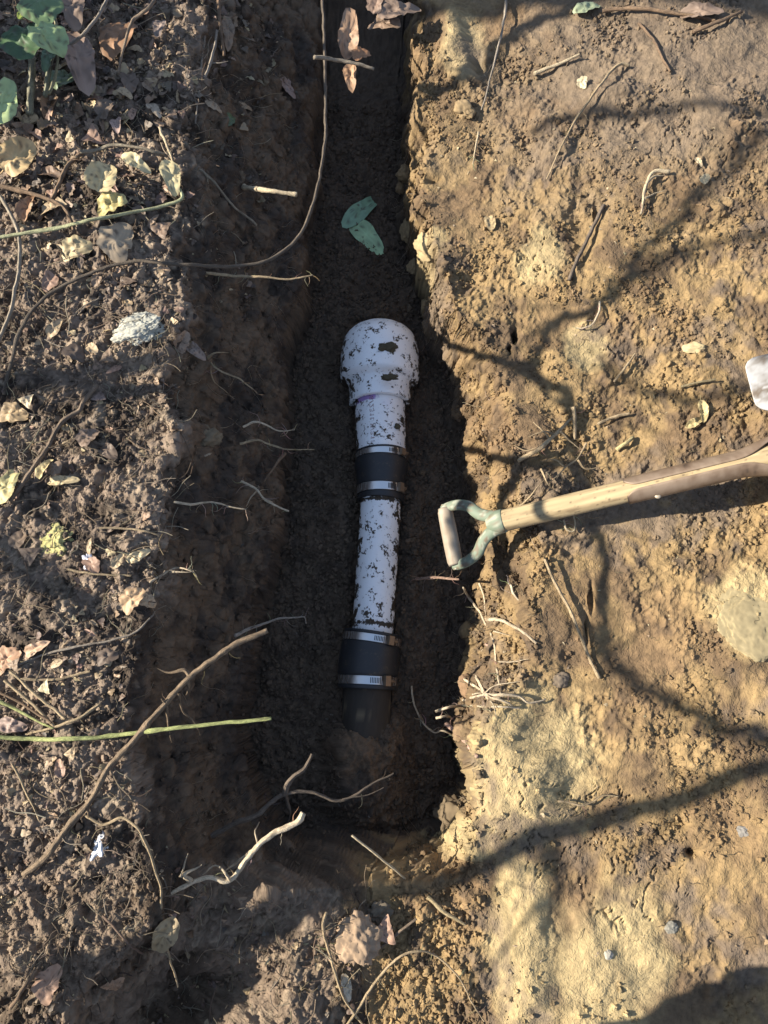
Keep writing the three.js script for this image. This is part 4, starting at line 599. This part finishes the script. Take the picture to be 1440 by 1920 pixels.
leaf('dead_leaf', 'twisted pale leaf on the upper left bank', 'lance', 288, 203, 48, 145, [.34, .27, .19], { lift: .012, width: 1.4 });
leaf('dead_leaf', 'pinkish pointed leaf above the arching grey stick', 'ovate', 218, 232, 44, 165, [.36, .25, .20], { lift: .014, fold: .5 });
leaf('dead_leaf', 'dark curled leaf on the shaded upper left bank', 'broken', 196, 205, 50, 30, [.14, .10, .07], { lift: .012, fold: .5 });
leaf('dead_leaf', 'small leaf under the upright twig at the top', 'ovate', 400, 198, 36, 100, [.30, .22, .14], { lift: .010 });
leaf('dead_leaf', 'brown leaf pointing down at the top of the dark bank', 'lance', 428, 58, 66, 170, [.20, .14, .09], { lift: .012, width: 1.2 });
leaf('dead_leaf', 'dull brown leaf hanging under the top edge left of the vine', 'lance', 298, 48, 60, 178, [.20, .15, .12], { lift: .02, width: 1.3 });
leaf('dead_leaf', 'small brown triangular leaf in the branch shade at left', 'tri', 186, 744, 34, 0, [.20, .14, .11], { lift: .010 });
leaf('dead_leaf', 'dark brown folded leaf on the left ground', 'broken', 164, 820, 54, 30, [.20, .14, .10], { lift: .014, fold: .4 });
leaf('dead_leaf', 'pale folded leaf catching sun at the left edge of the branch shade', 'tri', 50, 752, 34, 40, [.48, .38, .24], { lift: .014, fold: .4 });
leaf('dead_leaf', 'curved upright yellow leaf on the left ground', 'ovate', 84, 880, 48, 20, [.50, .40, .20], { lift: .02, fold: .8, roll: 30 });
leaf('dead_leaf', 'narrow pale leaf right of the curved yellow leaf', 'lance', 116, 901, 62, 85, [.46, .36, .20], { lift: .012, fold: .5 });
leaf('dead_leaf', 'large pale yellow leaf at the left edge', 'ovate', 10, 912, 82, 15, [.48, .41, .19], { lift: .016 });
leaf('dead_leaf', 'tan leaf under litter at the left edge above the pale yellow one', 'broken', 22, 775, 60, 100, [.36, .25, .13], { lift: .014 });
leaf('dead_leaf', 'curled brown leaf on the left rim beside the lichen lump', 'broken', 340, 640, 46, 30, [.26, .18, .12], { lift: .014, fold: .6 });
leaf('dead_leaf', 'grey-brown leaf at the rim below the curled one', 'lance', 364, 656, 54, 120, [.24, .18, .14], { lift: .014, fold: .5, width: 1.3 });
leaf('dead_leaf', 'pale oblong leaf fragment on the left ground by the rim', 'lance', 258, 1042, 50, 62, [.48, .38, .22], { lift: .012, width: 1.3, fold: .2 });
leaf('dead_leaf', 'small pale leaf fragment left of the oblong one', 'ovate', 220, 1052, 34, 30, [.44, .33, .19], { lift: .012, fold: .4 });
leaf('dead_leaf', 'broken orange-tan leaf at the left rim', 'broken', 246, 1124, 60, 50, [.44, .29, .16], { lift: .016, fold: .35, wave: .15 });
leaf('dead_leaf', 'right-hand piece of torn tan leaf at the left rim', 'broken', 276, 1128, 40, 110, [.42, .29, .17], { lift: .016, fold: .4 });
leaf('dead_leaf', 'reddish leaf at the left edge above the dead stalks', 'broken', 10, 1236, 66, 60, [.36, .21, .12], { lift: .014, fold: .3 });
leaf('dead_leaf', 'reddish-tan bent leaf on the left ground above the stalks', 'lance', 64, 1218, 58, 60, [.42, .28, .18], { lift: .014, fold: .6, width: 1.3 });
leaf('dead_leaf', 'pale triangular leaf among the dead stalks', 'tri', 84, 1290, 34, 10, [.42, .36, .22], { lift: .014 });
leaf('dead_leaf', 'dull pink leaf under the green stem at the left edge', 'ovate', 20, 1360, 56, 100, [.26, .18, .14], { lift: .008 });
leaf('dead_leaf', 'big folded brown leaf standing below the thick pale root', 'ovate', 310, 1752, 88, 200, [.36, .27, .15], { lift: .03, fold: .7, roll: -25 });
leaf('dead_leaf', 'brown pointed leaf in the dark hollow at the bottom left', 'tri', 214, 1846, 54, 160, [.32, .20, .12], { lift: .014, fold: .3 });
leaf('dead_leaf', 'reddish-brown leaf at the bottom left corner', 'broken', 88, 1846, 72, 30, [.36, .22, .14], { lift: .016, fold: .2 });
leaf('dead_leaf', 'pale narrow leaf beside the wavy root at the bottom', 'lance', 650, 1852, 50, 165, [.44, .37, .26], { lift: .012, width: 1.3 });
leaf('dead_leaf', 'brown triangular leaf beside the brown stone at the bottom', 'tri', 720, 1748, 62, 15, [.34, .21, .14], { lift: .02, fold: .3 });
leaf('green_leaf', 'pale green weathered leaf at the top right', 'ovate', 1098, 14, 56, 70, [.30, .34, .20], { lift: .012 });
leaf('dead_leaf', 'brown leaf in shade at the top right edge', 'ovate', 1312, 22, 78, 95, [.20, .14, .10], { lift: .014, fold: .35 });
leaf('dead_leaf', 'small cream leaf on the upper right ground', 'broken', 1092, 154, 30, 20, [.50, .42, .26], { lift: .008 });
leaf('dead_leaf', 'small round cream leaf on the right ground', 'heart', 1320, 337, 26, 40, [.48, .38, .22], { lift: .008, curl: .1 });
leaf('dead_leaf', 'small oval cream leaf above the round one', 'ovate', 1310, 302, 22, 150, [.46, .36, .22], { lift: .007 });
leaf('dead_leaf', 'round tan leaf on the bank above the cap', 'heart', 918, 414, 34, 170, [.40, .29, .15], { lift: .008, curl: .15 });
leaf('dead_leaf', 'upper half of the dry split leaf near the shovel blade', 'lance', 1318, 770, 44, 175, [.46, .36, .17], { lift: .010, fold: .5, width: 1.4, stalk: .5 });
leaf('dead_leaf', 'lower half of the dry split leaf near the shovel blade', 'lance', 1302, 792, 44, 60, [.46, .36, .17], { lift: .010, fold: .5, width: 1.2 });
leaf('dead_leaf', 'tan curled leaf stuck on the left wall clump', 'broken', 388, 848, 26, 60, [.30, .23, .15], { lift: .012 });

{ // smaller leaves in the litter
  const spots = [['below the ivy stems', 20, 190, 210, 260], ['on the shaded upper left bank', 200, 340, 90, 240], ['round the large tan heart leaf', 60, 290, 280, 420], ['below the broad greyish leaf', 90, 330, 470, 540], ['near the lichen lump', 20, 220, 560, 700], ['near the curved yellow leaf', 20, 250, 830, 980], ['near the moss clump', 10, 220, 980, 1140], ['above the dead stalks', 10, 230, 1150, 1260], ['below the yellow-green stem', 20, 190, 1400, 1560]];
  const tones = [['tan', [.38, .28, .165]], ['brown', [.22, .15, .095]], ['dark', [.13, .09, .062]], ['reddish', [.30, .185, .125]]], shapes = [['torn', 'broken'], ['oval', 'ovate'], ['narrow', 'lance'], ['three-cornered', 'tri'], ['rounded', 'heart']];
  const n = [9, 6, 9, 6, 5, 4, 5, 4, 3];
  spots.forEach(([where, x0, x1, y0, y1], k) => { for (let i = 0; i < n[k]; i++) { const [tw, tc] = tones[(i * 7 + k) % 4], [sw, sh] = shapes[(i * 3 + k) % 5];
    leaf('dead_leaf', `small ${tw} ${sw} dead leaf ${where}`, sh, rr(x0, x1), rr(y0, y1), rr(24, 50), rr(0, 360), tc, { lift: rr(.009, .016), fold: rr(.1, .7), wave: .16, group: 'small dead leaves in the litter', SN: 24, RN: 4 }); } });
}
// ---------------------------------------------------------------- stones, clods, lumps
const lich = new THREE.MeshStandardMaterial({ vertexColors: true, roughness: 1 });
clod('lichen_lump', 'whitish lichen-crusted lump on the left rim', 'lichen lump', 262, 618, 100, [1, .34, .55], [.42, .405, .33], { rough: .38, mat: lich, turn: -12, det: 30, sit: .2 });
clod('moss_clump', 'yellowish moss clump on the left ground', 'moss', 100, 1020, 62, [.9, .35, 1], [.42, .38, .16], { rough: .55, det: 20 });
clod('white_scrap', 'small crumpled white scrap on the lower left ground', 'scrap', 186, 1588, 40, [.62, .4, 1], [.80, .80, .80], { rough: .8, turn: 8, det: 6 });
clod('stone', 'brown angular stone at the bottom centre', 'stone', 668, 1762, 88, [1, .45, .8], [.30, .21, .135], { rough: .45, det: 14 });
clod('stone', 'large pale yellow stone at the right edge', 'stone', 1410, 1165, 150, [.85, .12, .9], [.34, .27, .145], { rough: .22, det: 24, sit: -.55 });
clod('stone', 'small pale grey pebble on the lower right ground', 'pebble', 1258, 1738, 26, [1, .5, .8], [.20, .185, .15], { rough: .3 });
clod('stone', 'tiny white pebble on the pale lower right mound', 'pebble', 1140, 1790, 18, [1, .6, .9], [.34, .31, .25], { rough: .3 });
clod('stone', 'grey pebble near the right edge below the branch shadow', 'pebble', 1394, 1560, 24, [1, .5, .8], [.19, .175, .155], { rough: .35 });
clod('stone', 'rounded brown pebble below the tan twig', 'pebble', 1051, 1276, 30, [1, .5, 1.1], [.17, .13, .09], { rough: .3 });
clod('soil_clod', 'pale flat clod on the ground above the shovel blade side', 'soil clod', 1302, 652, 42, [1, .35, .55], [.44, .35, .19], { turn: 0 });
clod('soil_clod', 'upper lump of the pair on the right edge of the far trench', 'soil clod', 760, 326, 34, [1, .8, .9], [.28, .19, .095]);
clod('soil_clod', 'lower lump of the pair on the right edge of the far trench', 'soil clod', 754, 352, 26, [1, .8, .9], [.27, .18, .09]);
clod('soil_clod', 'tan clod on the bank beside the green leaves', 'soil clod', 768, 432, 44, [.9, .5, 1], [.27, .195, .10]);
clod('soil_clod', 'pale clod on the bank below the tan one beside the green leaves', 'soil clod', 802, 462, 50, [1, .5, .9], [.34, .26, .14]);
clod('soil_clod', 'small crumbly clod at the shadow edge above the cap', 'soil clod', 778, 500, 30, [1, .6, .9], [.25, .18, .095]);
clod('soil_clod', 'brown clod hanging on the right wall beside the thick pinkish root', 'soil clod', 866, 1372, 36, [1, .7, 1], [.20, .135, .075]);
clod('soil_clod', 'reddish clod at the shadow edge below the shovel grip', 'soil clod', 876, 1290, 40, [.8, .7, 1.2], [.20, .125, .07]);
clod('soil_clod', 'dark crumbly clod at the right corner of the trench end', 'soil clod', 850, 1530, 70, [1, .5, 1.1], [.13, .095, .055], { rough: .6, det: 8 });
clod('soil_clod', 'crumbly clod hanging on the left wall', 'soil clod', 384, 822, 42, [.9, .6, 1.3], [.17, .13, .08], { rough: .6, det: 8 });
clod('soil_clod', 'tan clod on the ground beside the far crack', 'soil clod', 870, 205, 46, [1, .5, .7], [.24, .17, .09]);
clod('soil_clod', 'dark lump beside the brown stone at the bottom centre', 'soil clod', 708, 1712, 44, [1, .5, .8], [.14, .11, .075], { rough: .6, det: 8 });
clod('white_scrap', 'tiny white fleck of scrap on the shaded left ground', 'scrap', 168, 1056, 26, [1, .4, .7], [.70, .68, .72], { rough: .8 });

// ---------------------------------------------------------------- what nobody could count: crumbs, litter, rootlets
function scatter(name, label, cat, geos, m, list) { // list: {g, p, q, s, c}
  geos.forEach((g, gi) => {
    const L = list.filter(i => i.g === gi); if (!L.length) return;
    const im = new THREE.InstancedMesh(g, m, L.length), M4 = new THREE.Matrix4(), c = new THREE.Color();
    L.forEach((it, i) => { im.setMatrixAt(i, M4.compose(it.p, it.q, it.s)); im.setColorAt(i, c.setRGB(...it.c)); });
    im.name = numbered(name); im.castShadow = im.receiveShadow = true; tag(im, label[gi] ?? label[0], cat, null, 'stuff'); scene.add(im);
  });
}
const q4 = () => new THREE.Quaternion(rr(-1, 1), rr(-1, 1), rr(-1, 1), rr(-1, 1)).normalize();
const tint = (c, k) => { const t = 1 + rr(-k, k); return c.map((v, i) => clamp(v * t * (1 + rr(-.06, .06)))); };
const one = g => { const n = g.attributes.position.count; g.setAttribute('color', new THREE.Float32BufferAttribute(new Array(n * 3).fill(1), 3)); return g; };
{ // crumbs of soil
  const gs = [0, 1, 2].map(i => one(clodGeo(1, [1, .7, .85], [1, 1, 1], 0, 2, .95))), L = [];
  const zone = (x, z) => { const c = coarse(x, z); return c; };
  for (let i = 0; i < 130000; i++) {
    const x = rr(-.78, .78), z = rr(-1.5, .56), c = zone(x, z), m1 = fbm(x * 9, z * 9, 2, 60), pt = fbm(x * 7, z * 7, 3, 80);
    let den, col, big = 1;
    const h = H(x, z), fl = h - FLOOR < .09;
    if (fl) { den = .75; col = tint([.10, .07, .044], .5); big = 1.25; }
    else if (c.tl > .98 && c.tb < .6) { den = .5; col = tint(rnd() < .25 ? [.22, .16, .10] : [.08, .06, .042], .4); }
    else if (c.tl > .98) { den = .5; col = tint([.09, .068, .047], .5); }
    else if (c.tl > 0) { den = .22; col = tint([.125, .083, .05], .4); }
    else if (c.tr > 0 && c.tr < 1.1) { den = .85; col = tint(mix3([.215, .145, .07], [.11, .072, .04], clamp(.5 + m1)), .35); big = 1.25; }
    else { den = clamp(.04 + 1.3 * pt); for (const [qx, qz, a, b] of PALES) if (((x - qx) / a) ** 2 + ((z - qz) / b) ** 2 < 1.1) den *= .25; col = tint(mix3([.20, .14, .07], [.09, .06, .036], clamp(.5 + m1 * 1.3)), .35); }
    if (rnd() > den) continue;
    { const gc = groundColour(x, z), k = rr(.8, 1.3); col = mix3(col, gc.map(v => clamp(v * k)), fl ? .7 : .8); }
    const s = (.0011 + .0052 * rnd() ** 4.2) * big;
    L.push({ g: i % 3, p: new THREE.Vector3(x, h + s * .15, z), q: q4(), s: new THREE.Vector3(s, s * rr(.7, 1), s * rr(.7, 1)), c: col });
  }
  console.log('crumbs', L.length);
  scatter('soil_crumbs', ['small crumbs of soil strewn over banks and trench floor'], 'soil', gs, new THREE.MeshStandardMaterial({ roughness: 1, vertexColors: true }), L);
}
const leftOf = () => { for (;;) { const x = rr(-.8, .0), z = rr(-1.5, .56), c = coarse(x, z); if (c.tl > .86 || (c.tl > .4 && z < -.75 && rnd() < .35) || (c.tb > .8 && x < -.02)) return [x, z, c]; } };
{ // leaf fragments and needles on the left
  const mk = (t, o) => one(leafGeo(t, 1, [1, 1, 1], { vein: 0, blotch: 0, RN: 2, SN: 14, ...o }));
  const gs = [mk('broken', { fold: .4, wave: .3 }), mk('lance', { fold: .6, wave: .2 }), mk('tri', { fold: .2, wave: .3 })], L = [];
  const cols = [[.30, .215, .125], [.20, .135, .085], [.12, .082, .056], [.38, .29, .17], [.24, .155, .105], [.08, .058, .04], [.16, .115, .08]];
  for (let i = 0; i < 15000; i++) {
    const [x, z, c] = leftOf(), top = ss(-.5, -1.1, z), pt = fbm(x * 6, z * 6, 2, 90); if (rnd() > .20 + .35 * top + .9 * pt) continue;
    const s = (.0016 + .0085 * rnd() ** 3.2) * (1 + .7 * top), q = new THREE.Quaternion().setFromEuler(new THREE.Euler(rr(-.7, .7), rr(0, 6.28), rr(-.7, .7), 'YXZ'));
    L.push({ g: i % 3, p: new THREE.Vector3(x, H(x, z) + s * .5, z), q, s: new THREE.Vector3(s, s, s), c: tint(cols[Math.floor(rnd() * cols.length)], .3) });
  }
  for (let i = 0; i < 260; i++) { const x = rr(-.3, .75), z = rr(-1.5, .5), c = coarse(x, z); if (c.tl > .8) continue; const s = rr(.0015, .005); L.push({ g: i % 3, p: new THREE.Vector3(x, H(x, z) + s * .4, z), q: new THREE.Quaternion().setFromEuler(new THREE.Euler(rr(-.4, .4), rr(0, 6.28), rr(-.4, .4))), s: new THREE.Vector3(s, s, s), c: tint(c.tr > .3 ? [.36, .28, .17] : [.10, .075, .055], .3) }); }
  console.log('litter', L.length);
  scatter('leaf_litter', ['broken brown leaf litter on the left ground'], 'leaf litter', gs, M.leaf, L);
}
{ // straws, needles and twiglets
  const g = one(tubeGeo([new THREE.Vector3(-.5, 0, 0), new THREE.Vector3(-.15, .05, .06), new THREE.Vector3(.2, .02, -.04), new THREE.Vector3(.5, .06, .05)], .028, .018, [1, 1, 1], { rad: 5, wob: 0, step: .12, rough: 0 }));
  const g2 = one(tubeGeo([new THREE.Vector3(-.5, 0, .1), new THREE.Vector3(-.2, .08, -.1), new THREE.Vector3(.2, .02, .12), new THREE.Vector3(.5, .1, -.1)], .022, .012, [1, 1, 1], { rad: 4, wob: 0, step: .1, rough: 0 }));
  const L = [], add = (x, z, s, c, gi) => L.push({ g: gi, p: new THREE.Vector3(x, H(x, z) + .004, z), q: new THREE.Quaternion().setFromEuler(new THREE.Euler(0, rr(0, 6.28), rr(-.22, .22), 'YXZ')), s: new THREE.Vector3(s, s * .8, s), c });
  for (let i = 0; i < 8000; i++) { const [x, z] = leftOf(); if (rnd() < .35 + .8 * fbm(x * 5, z * 5, 2, 95)) add(x, z, .008 + .034 * rnd() ** 2.2, tint([[.36, .28, .18], [.22, .155, .10], [.12, .085, .06], [.45, .38, .27]][Math.floor(rnd() * 4)], .25), rnd() < .6 ? 0 : 1); }
  for (let i = 0; i < 900; i++) { const x = rr(-.35, .78), z = rr(-1.5, .5), c = coarse(x, z); if (c.tl > .8) continue; const dark = c.tr < 0 && c.tb < .3; add(x, z, .007 + .022 * rnd() ** 2, tint(dark ? [.13, .10, .075] : [.38, .29, .16], .3), rnd() < .4 ? 0 : 1); }
  for (let i = 0; i < 1500; i++) { const [x, z] = leftOf(); if (rnd() < .45 + .9 * fbm(x * 4, z * 4, 2, 97)) { add(x, z, .03 + .05 * rnd() ** 1.6, tint([[.56, .45, .30], [.42, .31, .19], [.26, .18, .12], [.62, .52, .37]][Math.floor(rnd() * 4)], .2), rnd() < .7 ? 0 : 1); const e = L[L.length - 1]; e.s.y *= .6; e.s.z *= .55; e.p.y += .003; } }
  scatter('straw_litter', ['loose straws and twiglets lying on the soil', 'fine crooked rootlets lying on the soil'], 'litter', [g, g2], M.bark, L);
}
{ // hair roots hanging from the cut walls
  const gl = [];
  for (let i = 0; i < 620; i++) {
    let x, z, c; const left = rnd() < .55; for (let k = 0; k < 400; k++) { x = rr(-.5, .4); z = rr(-1.4, .42); c = coarse(x, z); if (left ? c.tl > .15 && c.tl < 1 && c.tb < .8 : c.tr > .1 && c.tr < 1.1 && c.tb < .8) break; }
    const n = 4 + Math.floor(rnd() * 4), s = rr(.004, .017), pts = []; let a = left ? rr(-.9, .9) : Math.PI + rr(-.9, .9), y = 0;
    for (let k = 0; k < n; k++) { pts.push(new THREE.Vector3(x, Math.max(H(x, z) + .002, H(x, z) * .5 + (y || H(x, z)) * .5) + (k ? rr(.001, .006) : 0), z)); y = pts[k].y; x += Math.cos(a) * s * .6; z += Math.sin(a) * s; a += rr(-.5, .5); }
    gl.push(tubeGeo(pts, rr(.0003, .0008), .0002, tint(rnd() < (left ? .4 : .7) ? [.50, .40, .27] : [.16, .12, .08], .3), { rad: 3, step: .006, wob: .001, cut: false }));
  }
  const m = mesh('fine_roots', mergeGeometries(gl), M.bark); tag(m, 'hair-fine roots hanging from the cut trench walls', 'roots', null, 'stuff');
}
// ---------------------------------------------------------------- the bare tree whose branches shade the ground, left of the view
{
  const t = thing('bare_tree', 'bare branching tree standing left of the trench', 'tree');
  const up = (px, py, d, h) => { const p = hit(px, py, 0); return p.addScaledVector(SUN, d); };
  const raw = (x, z, d) => new THREE.Vector3(x, -.03, z).addScaledVector(SUN, d);
  const bc = C.bark, br = (name, pts, r0, r1) => mesh(name, tubeGeo(pts, r0 * (name === 'branch' ? .93 : 1), r1 * (name === 'branch' ? .93 : 1), bc, { rad: 9, step: .03, wob: .012, rough: .08 }), M.bark, t);
  const V = (x, y, z) => new THREE.Vector3(x, y, z);
  br('trunk', [V(-3.15, -.1, -1.85), V(-3.1, .7, -1.78), V(-3.0, 1.5, -1.66), V(-2.95, 2.4, -1.62), V(-2.9, 3.4, -1.6), V(-2.7, 4.6, -1.7)], .17, .09);
  const limb = [V(-2.97, 1.9, -1.64), raw(1.35, -1.2, 4.6), raw(1.35, -.6, 4.6), raw(1.4, 0, 4.7), raw(1.3, .8, 4.6)]; br('limb', limb, .06, .03);
  const limb2 = [V(-3.05, .95, -1.73), raw(-1.25, -1.3, 2.1), raw(-1.25, -.6, 2.1), raw(-1.2, .2, 2.2)]; br('limb', limb2, .05, .02);
  const B = (list, d0, d1, r0, r1, start) => {
    const n = list.length; const p = list.map(([x, y], i) => up(x, y, mix(d0, d1, i / (n - 1)))); br('branch', start ? [start, ...p] : p, r0, r1);
    for (let i = 0; i < n - 1; i++) for (let k = 0; k < 2; k++) { // fine twigs
      const a = p[i].clone().lerp(p[i + 1], rnd()), dir = p[i + 1].clone().sub(p[i]).normalize(), q = [a], v = dir.clone().multiplyScalar(.6).add(V(rr(-.8, .8), rr(-.7, .7), rr(-.9, .9))).normalize(), l = rr(.06, .2);
      for (let j = 1; j < 4; j++) { v.add(V(rr(-.35, .35), rr(-.35, .35), rr(-.35, .35))).normalize(); q.push(q[j - 1].clone().addScaledVector(v, l / 3)); }
      mesh('twig', tubeGeo(q, rr(.002, .0045), .001, bc, { rad: 5, step: .02, wob: .003 }), M.bark, t);
    }
  };
  B([[1500, 1415], [1440, 1438], [1300, 1490], [1150, 1530], [1000, 1578], [880, 1632], [760, 1660], [640, 1690], [540, 1730], [450, 1760]], 2.2, 1.15, .024, .015, raw(1.35, .35, 4.6));
  B([[1040, 1590], [1030, 1640], [1040, 1700]], 1.7, 1.6, .010, .006);
  B([[1440, -10], [1250, -20], [1100, 5], [1000, 45], [930, 100], [860, 165], [780, 188]], 2.5, 1.1, .020, .011, raw(1.35, -1.1, 4.6));
  B([[1440, 250], [1340, 340], [1280, 400], [1210, 470], [1160, 540], [1120, 576], [1045, 602], [1020, 645], [1000, 700]], 3.0, 1.2, .014, .009, raw(1.35, -.9, 4.6));
  B([[1000, 690], [940, 680], [880, 655], [820, 636]], 1.22, 1.1, .010, .008);
  B([[990, 700], [1060, 745], [1078, 800], [1080, 860], [1000, 872], [890, 850], [820, 845]], 1.22, 1.1, .011, .009);
  B([[1080, 860], [1095, 930], [1110, 1000], [1135, 1080], [1130, 1160], [1112, 1230]], 1.18, 1.1, .010, .006);
  B([[1440, 1390], [1330, 1350], [1210, 1290], [1140, 1240], [1090, 1170]], 2.6, 1.9, .018, .010, raw(1.35, .05, 4.6));
  B([[1440, 215], [1300, 195], [1200, 215], [1100, 212], [1000, 250]], 3.2, 2.2, .013, .008, raw(1.35, -1.0, 4.6));
  B([[1440, 720], [1340, 750], [1230, 735], [1130, 690]], 3.0, 2.2, .012, .006, raw(1.35, -.5, 4.6));
  B([[1440, 440], [1300, 470], [1200, 520]], 3.2, 2.4, .012, .006, raw(1.35, -.75, 4.6));
  br('branch', [up(1000, 872, 1.18), at(880, 930, -.13).addScaledVector(SUN, 1.16), at(826, 1000, -.13).addScaledVector(SUN, 1.14), at(842, 1040, -.13).addScaledVector(SUN, 1.14), at(862, 1085, -.13).addScaledVector(SUN, 1.14)], .014, .020);
  B([[-60, 735], [60, 722], [150, 706], [280, 684], [340, 690]], 1.9, 1.2, .020, .012, raw(-1.22, -.7, 2.1));
  B([[150, 712], [220, 745], [330, 748]], 1.5, 1.2, .012, .009);
  B([[-60, 1000], [20, 1035], [80, 1078], [140, 1110], [190, 1150]], 2.1, 1.9, .024, .014, raw(-1.22, -.35, 2.1));
}
{ // unseen leaning trunk, added below the view to cast the lower right corner shade
  const t = thing('added_shade_trunk', 'added unseen leaning trunk standing in for the person behind the camera', 'shade caster');
  mesh('trunk', tubeGeo([new THREE.Vector3(-.33, -.1, .92), new THREE.Vector3(-.32, .1, .80), new THREE.Vector3(-.31, .42, .575), new THREE.Vector3(-.30, .74, .375)], .125, .105, C.bark, { rad: 16, step: .02, wob: .012, rough: .1 }), M.bark, t);
}
{ // ivy thicket just outside the left edge, shading the top left
  const t = thing('ivy_thicket', 'leafy ivy thicket beside the left edge of the trench', 'ivy'), gl = [], st = [];
  for (let i = 0; i < 34; i++) { const x = rr(-1.25, -.86), z = rr(-1.62, -1.08), h = rr(.15, .5); st.push(tubeGeo([new THREE.Vector3(x, .05, z), new THREE.Vector3(x + rr(-.05, .05), h * .5, z + rr(-.05, .05)), new THREE.Vector3(x + rr(-.06, .10), h, z + rr(-.08, .08))], .005, .003, [.22, .19, .12], { rad: 5, step: .03 })); }
  mesh('stems', mergeGeometries(st), M.bark, t).userData.kind = 'stuff';
  for (let i = 0; i < 230; i++) { const g = leafGeo(rnd() < .7 ? 'ivy' : 'ovate', rr(.022, .042), tint([.06, .12, .055], .35), { fold: .2 }); const y = rr(.06, .38); g.applyMatrix4(new THREE.Matrix4().compose(new THREE.Vector3(rr(-1.22, -.86) + y * .1, y, rr(-1.62, -1.06)), new THREE.Quaternion().setFromEuler(new THREE.Euler(rr(-.8, .8), rr(0, 6.28), rr(-.8, .8))), new THREE.Vector3(1, 1, 1))); gl.push(g); }
  mesh('foliage', mergeGeometries(gl), M.green, t).userData.kind = 'stuff';
}

renderer.render(scene, camera);
